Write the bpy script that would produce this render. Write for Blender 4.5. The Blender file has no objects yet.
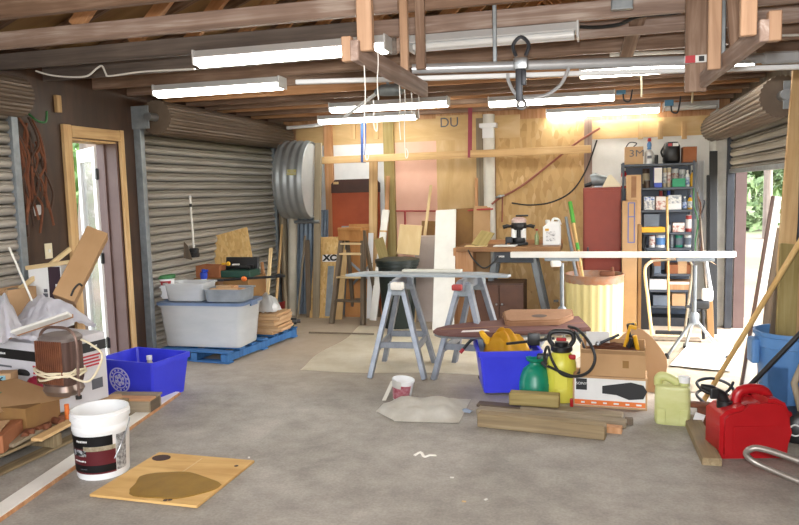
import bpy, bmesh, math, random
from mathutils import Vector, Matrix, Euler
random.seed(11)
SKY, SUN, EXPO, FLASH = 1.12, 0.4, 0.74, 235.0
SC = bpy.context.scene
COL = SC.collection
PI = math.pi
# ------------------------------------------------------------------ camera geometry
YAW, PITCH, ROLL = (math.radians(a) for a in (15.45, 5.82, -1.45))
FPX, CAM_H = 716.0, 1.52
_fw = Vector((-math.sin(YAW)*math.cos(PITCH), math.cos(YAW)*math.cos(PITCH), -math.sin(PITCH)))
_rt = Vector((math.cos(YAW), math.sin(YAW), 0))
_up = _rt.cross(_fw)
RT = _rt*math.cos(ROLL) + _up*math.sin(ROLL)
UP = _up*math.cos(ROLL) - _rt*math.sin(ROLL)
EYE = Vector((0, 0, CAM_H))
def ray(x, y): return _fw + RT*((x-399.5)/FPX) - UP*((y-262.5)/FPX)
def F(x, y, z=0.0):            # sight line meets the level z
    d = ray(x, y); return EYE + d*((z-CAM_H)/d.z)
def A(x, y, Y):                # sight line meets the plane Y
    d = ray(x, y); return EYE + d*(Y/d.y)
def B(x, y, X):                # sight line meets the plane X
    d = ray(x, y); return EYE + d*(X/d.x)
def V(*a): return Vector(a)
XL, XR, YB, ZC = -4.0, 1.40, 8.60, 2.40
# ------------------------------------------------------------------ materials
def C(h):
    h = h.lstrip('#'); out = []
    for i in (0, 2, 4):
        c = int(h[i:i+2], 16)/255
        out.append(c/12.92 if c <= .04045 else ((c+.055)/1.055)**2.4)
    return (*out, 1)
def nodes(name):
    m = bpy.data.materials.new(name); m.use_nodes = True
    nt = m.node_tree; return m, nt, nt.nodes['Principled BSDF']
def N(nt, t, **k):
    n = nt.nodes.new(t)
    for a, b in k.items():
        if a in n.inputs: n.inputs[a].default_value = b
        else: setattr(n, a, b)
    return n
def ramp(nt, stops):
    r = nt.nodes.new('ShaderNodeValToRGB'); e = r.color_ramp.elements
    while len(e) < len(stops): e.new(.5)
    for el, (p, c) in zip(e, stops): el.position = p; el.color = c
    return r
def mat(name, c1, c2=None, rough=.6, metal=0, scale=6, stretch=(1, 1, 1), bump=0, lo=.3, hi=.7, detail=4, trans=0, coat=0, spec=None, var=0, emit=None, estr=0, sss=0, alpha=1):
    m, nt, b = nodes(name); L = nt.links
    b.inputs['Roughness'].default_value = rough; b.inputs['Metallic'].default_value = metal
    c1 = C(c1); c2 = C(c2) if c2 else c1
    tc = N(nt, 'ShaderNodeTexCoord'); mp = N(nt, 'ShaderNodeMapping'); mp.inputs['Scale'].default_value = [s*scale for s in stretch]
    no = N(nt, 'ShaderNodeTexNoise', Scale=1.0, Detail=detail, Roughness=.62)
    L.new(tc.outputs['Object'], mp.inputs['Vector']); L.new(mp.outputs[0], no.inputs['Vector'])
    r = ramp(nt, [(lo, c1), (hi, c2)]); L.new(no.outputs['Fac'], r.inputs[0])
    src = r.outputs[0]
    if var:
        oi = N(nt, 'ShaderNodeObjectInfo'); mr = N(nt, 'ShaderNodeMapRange'); mr.inputs[3].default_value = 1-var; mr.inputs[4].default_value = 1+var
        hs = N(nt, 'ShaderNodeHueSaturation'); L.new(oi.outputs['Random'], mr.inputs[0]); L.new(mr.outputs[0], hs.inputs['Value']); L.new(src, hs.inputs['Color']); src = hs.outputs[0]
    L.new(src, b.inputs['Base Color'])
    if bump:
        bp = N(nt, 'ShaderNodeBump', Strength=bump, Distance=.01); L.new(no.outputs['Fac'], bp.inputs['Height']); L.new(bp.outputs[0], b.inputs['Normal'])
    if trans: b.inputs['Transmission Weight'].default_value = trans
    if coat: b.inputs['Coat Weight'].default_value = coat
    if spec is not None: b.inputs['Specular IOR Level'].default_value = spec
    if sss: b.inputs['Subsurface Weight'].default_value = sss
    if alpha < 1: b.inputs['Alpha'].default_value = alpha
    if emit: b.inputs['Emission Color'].default_value = C(emit); b.inputs['Emission Strength'].default_value = estr
    return m
def wood(name, c1, c2, c3=None, g=26, rough=.7, var=.1, axis=2, bump=.15, stretch=.055):
    """long grain along the object's own z (or axis)"""
    m, nt, b = nodes(name); L = nt.links; b.inputs['Roughness'].default_value = rough
    sc = [g, g, g]; sc[axis] = g*stretch
    tc = N(nt, 'ShaderNodeTexCoord'); mp = N(nt, 'ShaderNodeMapping'); mp.inputs['Scale'].default_value = sc
    oi = N(nt, 'ShaderNodeObjectInfo'); ml = N(nt, 'ShaderNodeMath', operation='MULTIPLY'); ml.inputs[1].default_value = 40
    L.new(oi.outputs['Random'], ml.inputs[0]); L.new(ml.outputs[0], mp.inputs['Location'])
    no = N(nt, 'ShaderNodeTexNoise', Scale=1.0, Detail=6, Roughness=.6, Distortion=.8)
    n2 = N(nt, 'ShaderNodeTexNoise', Scale=3.0, Detail=2)
    L.new(tc.outputs['Object'], mp.inputs['Vector']); L.new(mp.outputs[0], no.inputs['Vector']); L.new(tc.outputs['Object'], n2.inputs['Vector'])
    mx = N(nt, 'ShaderNodeMath', operation='MULTIPLY_ADD'); mx.inputs[1].default_value = .35; L.new(n2.outputs['Fac'], mx.inputs[0])
    m2 = N(nt, 'ShaderNodeMath', operation='MULTIPLY'); m2.inputs[1].default_value = .65; L.new(no.outputs['Fac'], m2.inputs[0]); L.new(m2.outputs[0], mx.inputs[2])
    st = [(.33, C(c1)), (.62, C(c2))] if not c3 else [(.3, C(c1)), (.5, C(c2)), (.66, C(c3))]
    r = ramp(nt, st); L.new(mx.outputs[0], r.inputs[0])
    mr = N(nt, 'ShaderNodeMapRange'); mr.inputs[3].default_value = 1-var; mr.inputs[4].default_value = 1+var; L.new(oi.outputs['Random'], mr.inputs[0])
    hs = N(nt, 'ShaderNodeHueSaturation'); L.new(mr.outputs[0], hs.inputs['Value']); L.new(r.outputs[0], hs.inputs['Color']); L.new(hs.outputs[0], b.inputs['Base Color'])
    bp = N(nt, 'ShaderNodeBump', Strength=bump, Distance=.004); L.new(no.outputs['Fac'], bp.inputs['Height']); L.new(bp.outputs[0], b.inputs['Normal'])
    return m
def osb(name, cols, sc=(22, 22, 9), rough=.75):
    m, nt, b = nodes(name); L = nt.links; b.inputs['Roughness'].default_value = rough
    tc = N(nt, 'ShaderNodeTexCoord'); mp = N(nt, 'ShaderNodeMapping'); mp.inputs['Scale'].default_value = sc
    no = N(nt, 'ShaderNodeTexNoise', Scale=.6, Detail=2); L.new(tc.outputs['Object'], no.inputs['Vector'])
    ad = N(nt, 'ShaderNodeMixRGB', blend_type='ADD'); ad.inputs[0].default_value = 1.0
    L.new(tc.outputs['Object'], mp.inputs['Vector']); L.new(mp.outputs[0], ad.inputs[1]); L.new(no.outputs['Color'], ad.inputs[2])
    vo = N(nt, 'ShaderNodeTexVoronoi', Scale=1.0); L.new(ad.outputs[0], vo.inputs['Vector'])
    r = ramp(nt, [(i/(len(cols)-1)*.9+.05, C(c)) for i, c in enumerate(cols)]); L.new(vo.outputs['Color'], r.inputs[0]); L.new(r.outputs[0], b.inputs['Base Color'])
    bp = N(nt, 'ShaderNodeBump', Strength=.12, Distance=.003); L.new(vo.outputs['Distance'], bp.inputs['Height']); L.new(bp.outputs[0], b.inputs['Normal'])
    return m
def glow(name, col, s):
    m = bpy.data.materials.new(name); m.use_nodes = True; nt = m.node_tree; nt.nodes.clear()
    e = N(nt, 'ShaderNodeEmission', Strength=s); e.inputs[0].default_value = C(col); o = N(nt, 'ShaderNodeOutputMaterial'); nt.links.new(e.outputs[0], o.inputs[0]); return m
# ------------------------------------------------------------------ mesh building
class MB:
    def __init__(s): s.bm = bmesh.new(); s.mi = 0
    def _tag(s, faces):
        for f in faces: f.material_index = s.mi
    def box(s, c, d, bev=0, rot=None, seg=2):
        M = Matrix.Translation(c) @ (rot.to_4x4() if rot else Matrix()) @ Matrix.Diagonal((*d, 1))
        r = bmesh.ops.create_cube(s.bm, size=1, matrix=M); vs = r['verts']
        fs = {f for v in vs for f in v.link_faces}; s._tag(fs)
        if bev:
            es = list({e for v in vs for e in v.link_edges})
            q = bmesh.ops.bevel(s.bm, geom=es, offset=bev, segments=seg, affect='EDGES', profile=.5); s._tag(q['faces'])
        return s
    def rings(s, rings, cap0=True, cap1=True, closed=False):
        R = [[s.bm.verts.new(p) for p in r] for r in rings]; n = len(R[0])
        k = len(R)
        for i in range(k if closed else k-1):
            a, b = R[i], R[(i+1) % k]
            for j in range(n):
                try: s._tag([s.bm.faces.new((a[j], a[(j+1) % n], b[(j+1) % n], b[j]))])
                except ValueError: pass
        if not closed:
            for c, r in ((cap0, R[0][::-1]), (cap1, R[-1])):
                if c and n > 2: s._tag([s.bm.faces.new(r)])
        return s
    def tube(s, pts, r, n=8, closed=False, sy=1.0, cap=True):
        pts = [Vector(p) for p in pts]; k = len(pts); rr = r if isinstance(r, (list, tuple)) else [r]*k
        rings = []; up = None
        for i, p in enumerate(pts):
            a = pts[(i-1) % k] if (closed or i) else p; b = pts[(i+1) % k] if (closed or i < k-1) else p
            t = (b-a).normalized()
            if up is None:
                up = Vector((0, 0, 1)) if abs(t.z) < .9 else Vector((1, 0, 0))
            x = t.cross(up).normalized(); up = x.cross(t).normalized()
            rings.append([p + x*(math.cos(q)*rr[i]) + up*(math.sin(q)*rr[i]*sy) for q in (2*PI*j/n for j in range(n))])
        return s.rings(rings, cap, cap, closed)
    def cyl(s, p0, p1, r0, r1=None, n=20, cap=True): return s.tube([p0, p1], [r0, r0 if r1 is None else r1], n, cap=cap)
    def lathe(s, prof, n=28, c=(0, 0, 0), cap0=True, cap1=True, sx=1, sy=1):
        return s.rings([[Vector((c[0]+r*math.cos(2*PI*j/n)*sx, c[1]+r*math.sin(2*PI*j/n)*sy, c[2]+z)) for j in range(n)] for r, z in prof], cap0, cap1)
    def prism(s, poly, z0, z1, M=None, bev=0):
        M = M or Matrix()
        a = [s.bm.verts.new(M @ Vector((x, y, z0))) for x, y in poly]; b = [s.bm.verts.new(M @ Vector((x, y, z1))) for x, y in poly]; n = len(poly)
        fs = [s.bm.faces.new(a[::-1]), s.bm.faces.new(b)] + [s.bm.faces.new((a[i], a[(i+1) % n], b[(i+1) % n], b[i])) for i in range(n)]
        s._tag(fs)
        if bev:
            es = list({e for f in fs[:2] for e in f.edges}); q = bmesh.ops.bevel(s.bm, geom=es, offset=bev, segments=2, affect='EDGES'); s._tag(q['faces'])
        return s
    def grid(s, fn, nu, nv, thick=0):
        g = [[s.bm.verts.new(fn(i/nu, j/nv)) for j in range(nv+1)] for i in range(nu+1)]
        fs = [s.bm.faces.new((g[i][j], g[i+1][j], g[i+1][j+1], g[i][j+1])) for i in range(nu) for j in range(nv)]
        s._tag(fs)
        if thick:
            q = bmesh.ops.solidify(s.bm, geom=fs, thickness=thick); s._tag([f for f in q['geom'] if isinstance(f, bmesh.types.BMFace)])
        return s
    def ball(s, c, r, d=(1, 1, 1), u=16, v=10, rot=None):
        M = Matrix.Translation(c) @ (rot.to_4x4() if rot else Matrix()) @ Matrix.Diagonal((r*d[0], r*d[1], r*d[2], 1))
        q = bmesh.ops.create_uvsphere(s.bm, u_segments=u, v_segments=v, radius=1, matrix=M); s._tag({f for v_ in q['verts'] for f in v_.link_faces}); return s
    def faces(s, vs, fs):
        q = [s.bm.verts.new(v) for v in vs]; s._tag([s.bm.faces.new([q[i] for i in f]) for f in fs]); return s
    def obj(s, name, m, parent=None, smooth=True, loc=None, rot=None, ang=40):
        me = bpy.data.meshes.new(name); bmesh.ops.recalc_face_normals(s.bm, faces=s.bm.faces[:]); s.bm.to_mesh(me); s.bm.free()
        for x in (m if isinstance(m, (list, tuple)) else [m]): me.materials.append(x)
        if smooth:
            me.shade_smooth(); me.set_sharp_from_angle(angle=math.radians(ang))
        o = bpy.data.objects.new(name, me); COL.objects.link(o)
        if loc is not None: o.location = loc
        if rot is not None: o.rotation_euler = rot
        if parent: o.parent = parent
        return o
def tag(o, label, cat, group=None, kind=None):
    o['label'] = label; o['category'] = cat
    if group: o['group'] = group
    if kind: o['kind'] = kind
    return o
def thing(name, label, cat, loc=(0, 0, 0), rz=0, group=None, rot=None):
    o = bpy.data.objects.new(name, None); COL.objects.link(o); o.empty_display_size = .1
    o.location = loc; o.rotation_euler = rot if rot is not None else (0, 0, rz)
    return tag(o, label, cat, group)
def struct(name, loc=(0, 0, 0)):
    o = bpy.data.objects.new(name, None); COL.objects.link(o); o.location = loc; o['kind'] = 'structure'; return o
def frame(p0, p1, wdir):
    z = (Vector(p1)-Vector(p0)); L = z.length; z.normalize(); x = Vector(wdir); x = (x - z*x.dot(z)).normalized(); y = z.cross(x)
    return Matrix(((x.x, y.x, z.x, p0[0]), (x.y, y.y, z.y, p0[1]), (x.z, y.z, z.z, p0[2]), (0, 0, 0, 1))), L
def plank(name, p0, p1, w, t, m, wdir=(1, 0, 0), label=None, cat=None, group=None, parent=None, bev=.003):
    M, L = frame(p0, p1, wdir); o = MB().box((0, 0, L/2), (w, t, L), bev, seg=1).obj(name, m, parent, smooth=False); o.matrix_basis = M
    if label: tag(o, label, cat, group)
    return o
def pole(name, p0, p1, r, m, label=None, cat=None, group=None, parent=None, r1=None, n=12):
    M, L = frame(p0, p1, (1, .3, 0) if abs((Vector(p1)-Vector(p0)).normalized().x) < .95 else (0, 0, 1)); o = MB().cyl((0, 0, 0), (0, 0, L), r, r1, n).obj(name, m, parent); o.matrix_basis = M
    if label: tag(o, label, cat, group)
    return o
def smooth(pts, k=6, closed=False):
    P = [Vector(p) for p in pts]; n = len(P); out = []
    for i in range(n if closed else n-1):
        a, b, c, d = (P[(i+j) % n] if closed else P[min(max(i+j, 0), n-1)] for j in (-1, 0, 1, 2))
        for q in range(k):
            t = q/k; out.append(.5*((2*b)+(c-a)*t+(2*a-5*b+4*c-d)*t*t+(3*b-a-3*c+d)*t**3))
    if not closed: out.append(P[-1])
    return out
def cable(name, pts, r, m, label=None, cat=None, group=None, parent=None, k=6, n=6, closed=False):
    o = MB().tube(smooth(pts, k, closed), r, n, closed).obj(name, m, parent)
    if label: tag(o, label, cat, group)
    return o
def text(name, s, size, m, parent, loc, rot, ext=.0006, sx=1.0, align='CENTER', bold=0):
    cu = bpy.data.curves.new(name, 'FONT'); cu.body = s; cu.size = size; cu.align_x = align; cu.align_y = 'CENTER'; cu.extrude = ext; cu.offset = bold
    t = bpy.data.objects.new(name, cu); COL.objects.link(t)
    dg = bpy.context.evaluated_depsgraph_get(); me = bpy.data.meshes.new_from_object(t.evaluated_get(dg)); COL.objects.unlink(t); bpy.data.objects.remove(t)
    me.materials.clear(); me.materials.append(m); me.name = name
    o = bpy.data.objects.new(name, me); COL.objects.link(o); o.parent = parent; o.location = loc; o.rotation_euler = rot; o.scale = (sx, 1, 1); return o
def clone(o, **kw):
    """a thing with copies of its parts and their sub-parts"""
    c = o.copy(); COL.objects.link(c)
    for ch in o.children:
        d = ch.copy(); COL.objects.link(d); d.parent = c
        for g in ch.children:
            e = g.copy(); COL.objects.link(e); e.parent = d
    for k, v in kw.items():
        if k in ('label', 'category', 'group'): c[k] = v
        else: setattr(c, k, v)
    return c
def scribble(parent, s, size, m, loc, rot, seed=1):
    # a run of tiny strokes where print is too small to read
    rnd = random.Random(seed); mb = MB(); x = -s*size*.33
    for k in range(s):
        w = size*rnd.uniform(.25, .55); mb.box((x+w/2, rnd.uniform(-.04, .04)*size, 0), (w, size*rnd.uniform(.45, .75), .001)); x += w+size*.12
    o = mb.obj('small_print', m, parent, smooth=False); o.location = loc; o.rotation_euler = rot; return o
RX = (PI/2, 0, 0)          # lettering standing upright, facing -y
# ------------------------------------------------------------------ palette
M = {}
M['pine'] = wood('pine', '#b08a5c', '#cba674', '#dabb8c')
M['pine_pale'] = wood('pine_pale', '#c6a878', '#dbc294', '#e6d2aa')
M['pine_orange'] = wood('pine_orange', '#a06c44', '#bb8a60', '#cba07a')
M['joist'] = wood('joist', '#5c4636', '#7e6452', '#a28a78', var=.16)
M['joist_pale'] = wood('joist_pale', '#705c50', '#968074', '#c0b2a8', var=.08)
M['joist_dark'] = wood('joist_dark', '#4a423e', '#625852', '#786c64', var=.1)
M['gray_wood'] = wood('gray_wood', '#7a6c5c', '#94866f', '#a89a84', var=.12)
M['gray_wood_dark'] = wood('gray_wood_dark', '#4c4238', '#665848', '#7c6c58', var=.12)
M['hanger'] = wood('hanger', '#8c6c54', '#a68468', '#b8987e')
M['bench'] = wood('bench', '#6e4c30', '#8c6440', '#a27c54')
M['pale_cloth'] = mat('pale_cloth', '#a0937e', '#c2b6a2', rough=.95, scale=3, bump=.15, detail=7)
M['weathered'] = wood('weathered', '#6a5a44', '#8a7758', '#a29272', var=.1)
M['treated'] = wood('treated', '#7c6a3c', '#9a8854', '#ab9a68', var=.1)
M['bamboo'] = wood('bamboo', '#b08a54', '#c8a468', '#d2b27c')
M['brown_panel'] = wood('brown_panel', '#2e1e15', '#3c281b', '#4a3222', g=10, var=.0, rough=.55, stretch=.2)
M['ply'] = wood('ply', '#c09c68', '#d0ae7a', '#dcc092', g=7, stretch=.22, var=.06)
M['ply_pale'] = wood('ply_pale', '#cfb080', '#dcc08e', '#e6d0a4', g=7, stretch=.22, var=.04)
M['ply_red'] = wood('ply_red', '#94602e', '#ab7640', '#bd8a50', g=9, stretch=.22, var=.04)
M['roof'] = wood('roof', '#80603e', '#9a7850', '#ab8a62', g=6, stretch=.2, var=.05)
M['osb'] = osb('osb', ['#b08c58', '#c6a26c', '#d0ae7a', '#bb9660', '#dcc092'])
M['osb_small'] = osb('osb_small', ['#b08c56', '#c6a064', '#d0ac72', '#bb965a', '#dabc88'], (40, 40, 22))
M['white'] = mat('white_paint', '#dddbd4', '#eceae4', rough=.5, scale=4)
M['white_gloss'] = mat('white_plastic', '#dfe0e0', '#eceded', rough=.3, scale=3)
M['offwhite'] = mat('offwhite', '#cfccc2', '#dedbd2', rough=.7, scale=5)
M['foam_white'] = mat('foam_white', '#dddee0', '#e8e9eb', rough=.8, scale=5)
M['pink'] = mat('pink_foam', '#deae98', '#e6baa6', rough=.8, scale=3)
M['mauve'] = mat('mauve_paint', '#5c4642', '#68524d', rough=.5, scale=4)
M['steel'] = mat('steel', '#8c9094', '#a6aaae', rough=.35, metal=.85, scale=8)
M['galv'] = mat('galvanised', '#80868a', '#9aa0a4', rough=.42, metal=.75, scale=12)
M['galv_gray'] = mat('galv_gray', '#7c8388', '#969da2', rough=.5, metal=.4, scale=12)
M['alu'] = mat('brushed_tube', '#b0b3b8', '#c2c5c9', rough=.28, metal=.45, scale=6)
M['dark_steel'] = mat('dark_steel', '#2e3036', '#3c3f45', rough=.45, metal=.4, scale=8)
M['black'] = mat('black_plastic', '#141416', '#1e1e20', rough=.4, scale=8)
M['rubber'] = mat('rubber', '#161616', '#222222', rough=.6, scale=8)
M['card'] = mat('cardboard', '#a8845c', '#b8946c', rough=.85, scale=3, var=.06)
M['card_pale'] = mat('cardboard_pale', '#b4906a', '#c2a07a', rough=.85, scale=3, var=.05)
M['card_gray'] = mat('cardboard_gray', '#a89a92', '#b6a9a1', rough=.85, scale=3)
M['card_dark'] = mat('cardboard_dark', '#7e5a38', '#94703f', rough=.85, scale=3, var=.05)
M['coil'] = mat('coil_steel', '#5c4d40', '#77685a', rough=.5, metal=.3, scale=3, stretch=(1, .3, 1), detail=6)
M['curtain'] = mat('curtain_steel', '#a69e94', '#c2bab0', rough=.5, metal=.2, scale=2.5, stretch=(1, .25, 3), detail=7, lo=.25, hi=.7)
M['curtain_backlit'] = mat('curtain_backlit', '#6e665a', '#8a8274', rough=.5, metal=.2, scale=2.5, stretch=(1, .3, 2), detail=7)  # right door: its backlit shade is put into the colour, darker than the left curtains
M['blue_bin'] = mat('blue_bin', '#343ad2', '#4046e0', rough=.35, scale=3)
M['blue_pallet'] = wood('blue_pallet', '#25517f', '#3468a0', '#3f78b0', var=.06)
M['blue_can'] = mat('blue_can', '#4f7eb4', '#5c8cc2', rough=.45, scale=4)
M['red_cab'] = mat('red_cabinet', '#782814', '#88321c', rough=.5, scale=3)
M['red'] = mat('red_plastic', '#a01219', '#ae1a20', rough=.32, scale=5)
M['red_dull'] = mat('red_dull', '#9c3230', '#b24440', rough=.6, scale=8)
M['green_tank'] = mat('green_tank', '#0f7a60', '#158a6c', rough=.35, scale=4)
M['yellow_tank'] = mat('yellow_tank', '#d4ce46', '#e0da5c', rough=.38, scale=4)
M['yellow'] = mat('yellow_vinyl', '#d59e14', '#e2ae26', rough=.45, scale=6, bump=.3)
M['orange'] = mat('orange', '#d96a26', '#e07a34', rough=.6)
M['teal_dark'] = mat('teal_dark', '#16382f', '#1e463a', rough=.5)
M['can_green'] = mat('can_green', '#18221e', '#222c28', rough=.45)
M['cream'] = mat('cream_cord', '#d8ccae', '#e2d8bc', rough=.6)
M['barrel'] = mat('barrel_cream', '#c6b87c', '#d8cc96', rough=.6, scale=4, stretch=(1, 1, .2))
M['barrel_rim'] = mat('barrel_rim', '#a0663c', '#8f8074', rough=.6, scale=9)
M['clear_tub'] = mat('clear_tub', '#d0d4d6', '#e6e8e9', rough=.3, scale=2, stretch=(1, 1, 3), alpha=.55, spec=.6)
M['clear_lid'] = mat('blue_lid', '#5c7090', '#6c82a4', rough=.4, alpha=.95)
M['jug'] = mat('jug_plastic', '#c4c87e', '#d6d99c', rough=.4, scale=5, stretch=(1, 1, 2), alpha=.8)
M['cloth'] = mat('canvas_cloth', '#d8cdb6', '#efe8d8', rough=.95, scale=4, bump=.2, detail=8)
M['rag'] = mat('rag', '#dad5ca', '#efece4', rough=.95, scale=8, bump=.2)
M['sheet'] = mat('plastic_sheeting', '#dcdbe2', '#eeedf3', rough=.4, scale=5, bump=.1)
M['bag'] = mat('white_bag', '#c8c8c8', '#dadada', rough=.4, scale=8, bump=.3)
M['rust'] = mat('rust', '#5c3220', '#7c4a2e', rough=.8, scale=12)
M['terra'] = mat('brown_box', '#8a5230', '#9a6240', rough=.8, scale=6)
M['blue'] = mat('blue_plastic', '#2440a8', '#2f4cb8', rough=.4)
M['blue_box'] = mat('junction_blue', '#31688c', '#3d7598', rough=.5)
M['strap_blue'] = mat('strap_blue', '#2b4a8a', '#355898', rough=.8)
M['strap_red'] = mat('strap_red', '#94404e', '#a4505c', rough=.8)
M['copper'] = mat('red_cable', '#8a4c3c', '#9c5c4a', rough=.5)
M['rope'] = mat('white_rope', '#d8d6d0', '#e6e4de', rough=.8)
M['greenlid'] = mat('green_lid', '#2f6a3a', '#3a7a46', rough=.4)
M['lime'] = mat('lime_green', '#3f8a2a', '#4c9a34', rough=.5)
M['paper'] = mat('paper', '#d8d8d6', '#e4e4e2', rough=.7)
M['ink'] = mat('ink_black', '#101012', '#161618', rough=.5)
M['ink_gray'] = mat('ink_gray', '#55565e', '#60626a', rough=.6)
M['ink_red'] = mat('ink_red', '#b03038', '#b83840', rough=.6)
M['maroon'] = mat('maroon', '#6e262e', '#7c2e36', rough=.45)
M['brown_dark'] = mat('brown_dark', '#3a2418', '#4a3020', rough=.5)
M['table_red'] = mat('table_top_red', '#93401e', '#a04a26', rough=.45)
M['table_dark'] = mat('table_band', '#3e2620', '#4a2e26', rough=.5)
M['heater'] = wood('heater_wood', '#38261f', '#543c34', '#6c5248', g=30)
M['iron_cover'] = mat('ironing_cover', '#5c3c3a', '#7a5850', rough=.75, scale=9, stretch=(.25, 1, 1))
M['tan_cover'] = mat('tan_cover', '#8a6448', '#9a7456', rough=.85, scale=9)
M['smear'] = mat('stain_compound', '#84641e', '#96742a', rough=.5, scale=9)
M['bare_metal'] = mat('painted_sawhorse', '#767b84', '#969aa2', rough=.4, metal=.55, scale=9)
M['lite'] = glow('fluorescent', '#fffdf2', 15.0)
M['fixture'] = mat('fixture_white', '#d0d2d4', '#dcdee0', rough=.3, scale=3)
M['bark'] = wood('bark', '#5c5046', '#7c6e62', '#94867a', g=14)
M['leaf'] = mat('leaf', '#33521f', '#64863e', rough=.6, scale=9)
M['leaf_pale'] = mat('leaf_pale', '#4c6234', '#7e9462', rough=.6, scale=9)
M['glass'] = mat('glass', '#dfe8ea', rough=.05, trans=.9, alpha=.35)
# ================================================================== SETTING
# floor: stained concrete
def concrete():
    m, nt, b = nodes('concrete'); L = nt.links; b.inputs['Roughness'].default_value = .62
    tc = N(nt, 'ShaderNodeTexCoord')
    big = N(nt, 'ShaderNodeTexNoise', Scale=.8, Detail=5, Roughness=.6, Distortion=.6); mid = N(nt, 'ShaderNodeTexNoise', Scale=5, Detail=6, Roughness=.7); fine = N(nt, 'ShaderNodeTexNoise', Scale=70, Detail=3)
    for n in (big, mid, fine): L.new(tc.outputs['Object'], n.inputs['Vector'])
    r1 = ramp(nt, [(.3, C('#6c665e')), (.5, C('#948e86')), (.68, C('#b6b0a7'))]); L.new(big.outputs['Fac'], r1.inputs[0])
    r2 = ramp(nt, [(.32, C('#858079')), (.6, C('#b4afa7')), (.75, C('#c8c3bb'))]); L.new(mid.outputs['Fac'], r2.inputs[0])
    mx = N(nt, 'ShaderNodeMixRGB'); mx.inputs[0].default_value = .5; L.new(r1.outputs[0], mx.inputs[1]); L.new(r2.outputs[0], mx.inputs[2])
    r3 = ramp(nt, [(.35, (.8, .8, .8, 1)), (.65, (1.05, 1.05, 1.05, 1))]); L.new(fine.outputs['Fac'], r3.inputs[0])
    m3 = N(nt, 'ShaderNodeMixRGB', blend_type='MULTIPLY'); m3.inputs[0].default_value = .7; L.new(mx.outputs[0], m3.inputs[1]); L.new(r3.outputs[0], m3.inputs[2])
    # the slab turns a warm tan towards the far bay
    sp = N(nt, 'ShaderNodeSeparateXYZ'); L.new(tc.outputs['Object'], sp.inputs[0])
    ad = N(nt, 'ShaderNodeMath', operation='ADD'); L.new(sp.outputs['Y'], ad.inputs[0]); L.new(big.outputs['Fac'], ad.inputs[1])
    mr = N(nt, 'ShaderNodeMapRange'); mr.inputs[1].default_value = 5.2; mr.inputs[2].default_value = 6.9; mr.inputs[4].default_value = .6; L.new(ad.outputs[0], mr.inputs[0])
    m4 = N(nt, 'ShaderNodeMixRGB'); L.new(mr.outputs[0], m4.inputs[0]); L.new(m3.outputs[0], m4.inputs[1]); m4.inputs[2].default_value = C('#b8a286')
    L.new(m4.outputs[0], b.inputs['Base Color'])
    bp = N(nt, 'ShaderNodeBump', Strength=.12, Distance=.01); L.new(mid.outputs['Fac'], bp.inputs['Height']); L.new(bp.outputs[0], b.inputs['Normal'])
    return m
o = MB().box((-1.3, 3.2, -.05), (5.8, 11.2, .1)).obj('floor', concrete(), smooth=False); o['kind'] = 'structure'
# outside ground
def groundmat():
    m, nt, b = nodes('yard'); L = nt.links; b.inputs['Roughness'].default_value = .95
    tc = N(nt, 'ShaderNodeTexCoord'); n = N(nt, 'ShaderNodeTexNoise', Scale=.35, Detail=6); n2 = N(nt, 'ShaderNodeTexNoise', Scale=9, Detail=6)
    L.new(tc.outputs['Object'], n.inputs['Vector']); L.new(tc.outputs['Object'], n2.inputs['Vector'])
    r = ramp(nt, [(.42, C('#6e5c4c')), (.58, C('#505a38'))]); L.new(n.outputs['Fac'], r.inputs[0])
    r2 = ramp(nt, [(.3, (.75, .75, .72, 1)), (.7, (1.1, 1.1, 1.1, 1))]); L.new(n2.outputs['Fac'], r2.inputs[0])
    mx = N(nt, 'ShaderNodeMixRGB', blend_type='MULTIPLY'); mx.inputs[0].default_value = 1; L.new(r.outputs[0], mx.inputs[1]); L.new(r2.outputs[0], mx.inputs[2]); L.new(mx.outputs[0], b.inputs['Base Color']); return m
o = MB().box((0, 10, -.15), (90, 90, .1)).obj('ground', groundmat(), smooth=False); o['kind'] = 'structure'

# left wall with three openings -------------------------------------------------
YD0, YD1 = 4.82, 5.41                      # walk-through door
wl = MB()
def seg(y0, y1, z0, z1): wl.box((-4.1, (y0+y1)/2, (z0+z1)/2), (.2, y1-y0, z1-z0))
TOPW = 2.62
seg(-2.4, 1.15, 0, TOPW); seg(1.15, 4.22, 2.06, TOPW); seg(4.22, YD0, 0, TOPW); seg(YD0, YD1, 1.99, TOPW); seg(YD1, 5.70, 0, TOPW); seg(5.70, 8.44, 2.06, TOPW); seg(8.44, 8.8, 0, TOPW)
o = wl.obj('wall_left', M['brown_panel'], smooth=False); o['kind'] = 'structure'
# back wall
wb = struct('wall_back')
MB().box((-1.39, YB+.1, 1.31), (5.72, .16, TOPW)).obj('sheathing', M['pine_orange'], wb, smooth=False)
def rect(x0, y0, x1, y1, Y):
    a = A(x0, (y0+y1)/2, Y); b = A(x1, (y0+y1)/2, Y); t = A((x0+x1)/2, y0, Y); u = A((x0+x1)/2, y1, Y)
    return a.x, b.x, u.z, t.z
def wpanel(name, px, Y, t, m, z0=None, z1=None, axis='z'):
    x0, x1, za, zb = rect(*px, Y); za = za if z0 is None else z0; zb = zb if z1 is None else z1
    if axis == 'z': p0, p1, w, wd = (( x0+x1)/2, Y+t/2, za), ((x0+x1)/2, Y+t/2, zb), x1-x0, (1, 0, 0)
    else: p0, p1, w, wd = (x0, Y+t/2, (za+zb)/2), (x1, Y+t/2, (za+zb)/2), zb-za, (0, 0, 1)
    return plank(name, p0, p1, w, t, m, wd, parent=wb, bev=0)
YP = 8.50
wpanel('foam_panel', (322, 142, 392, 262), YP, .02, M['foam_white'], z0=0)
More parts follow.
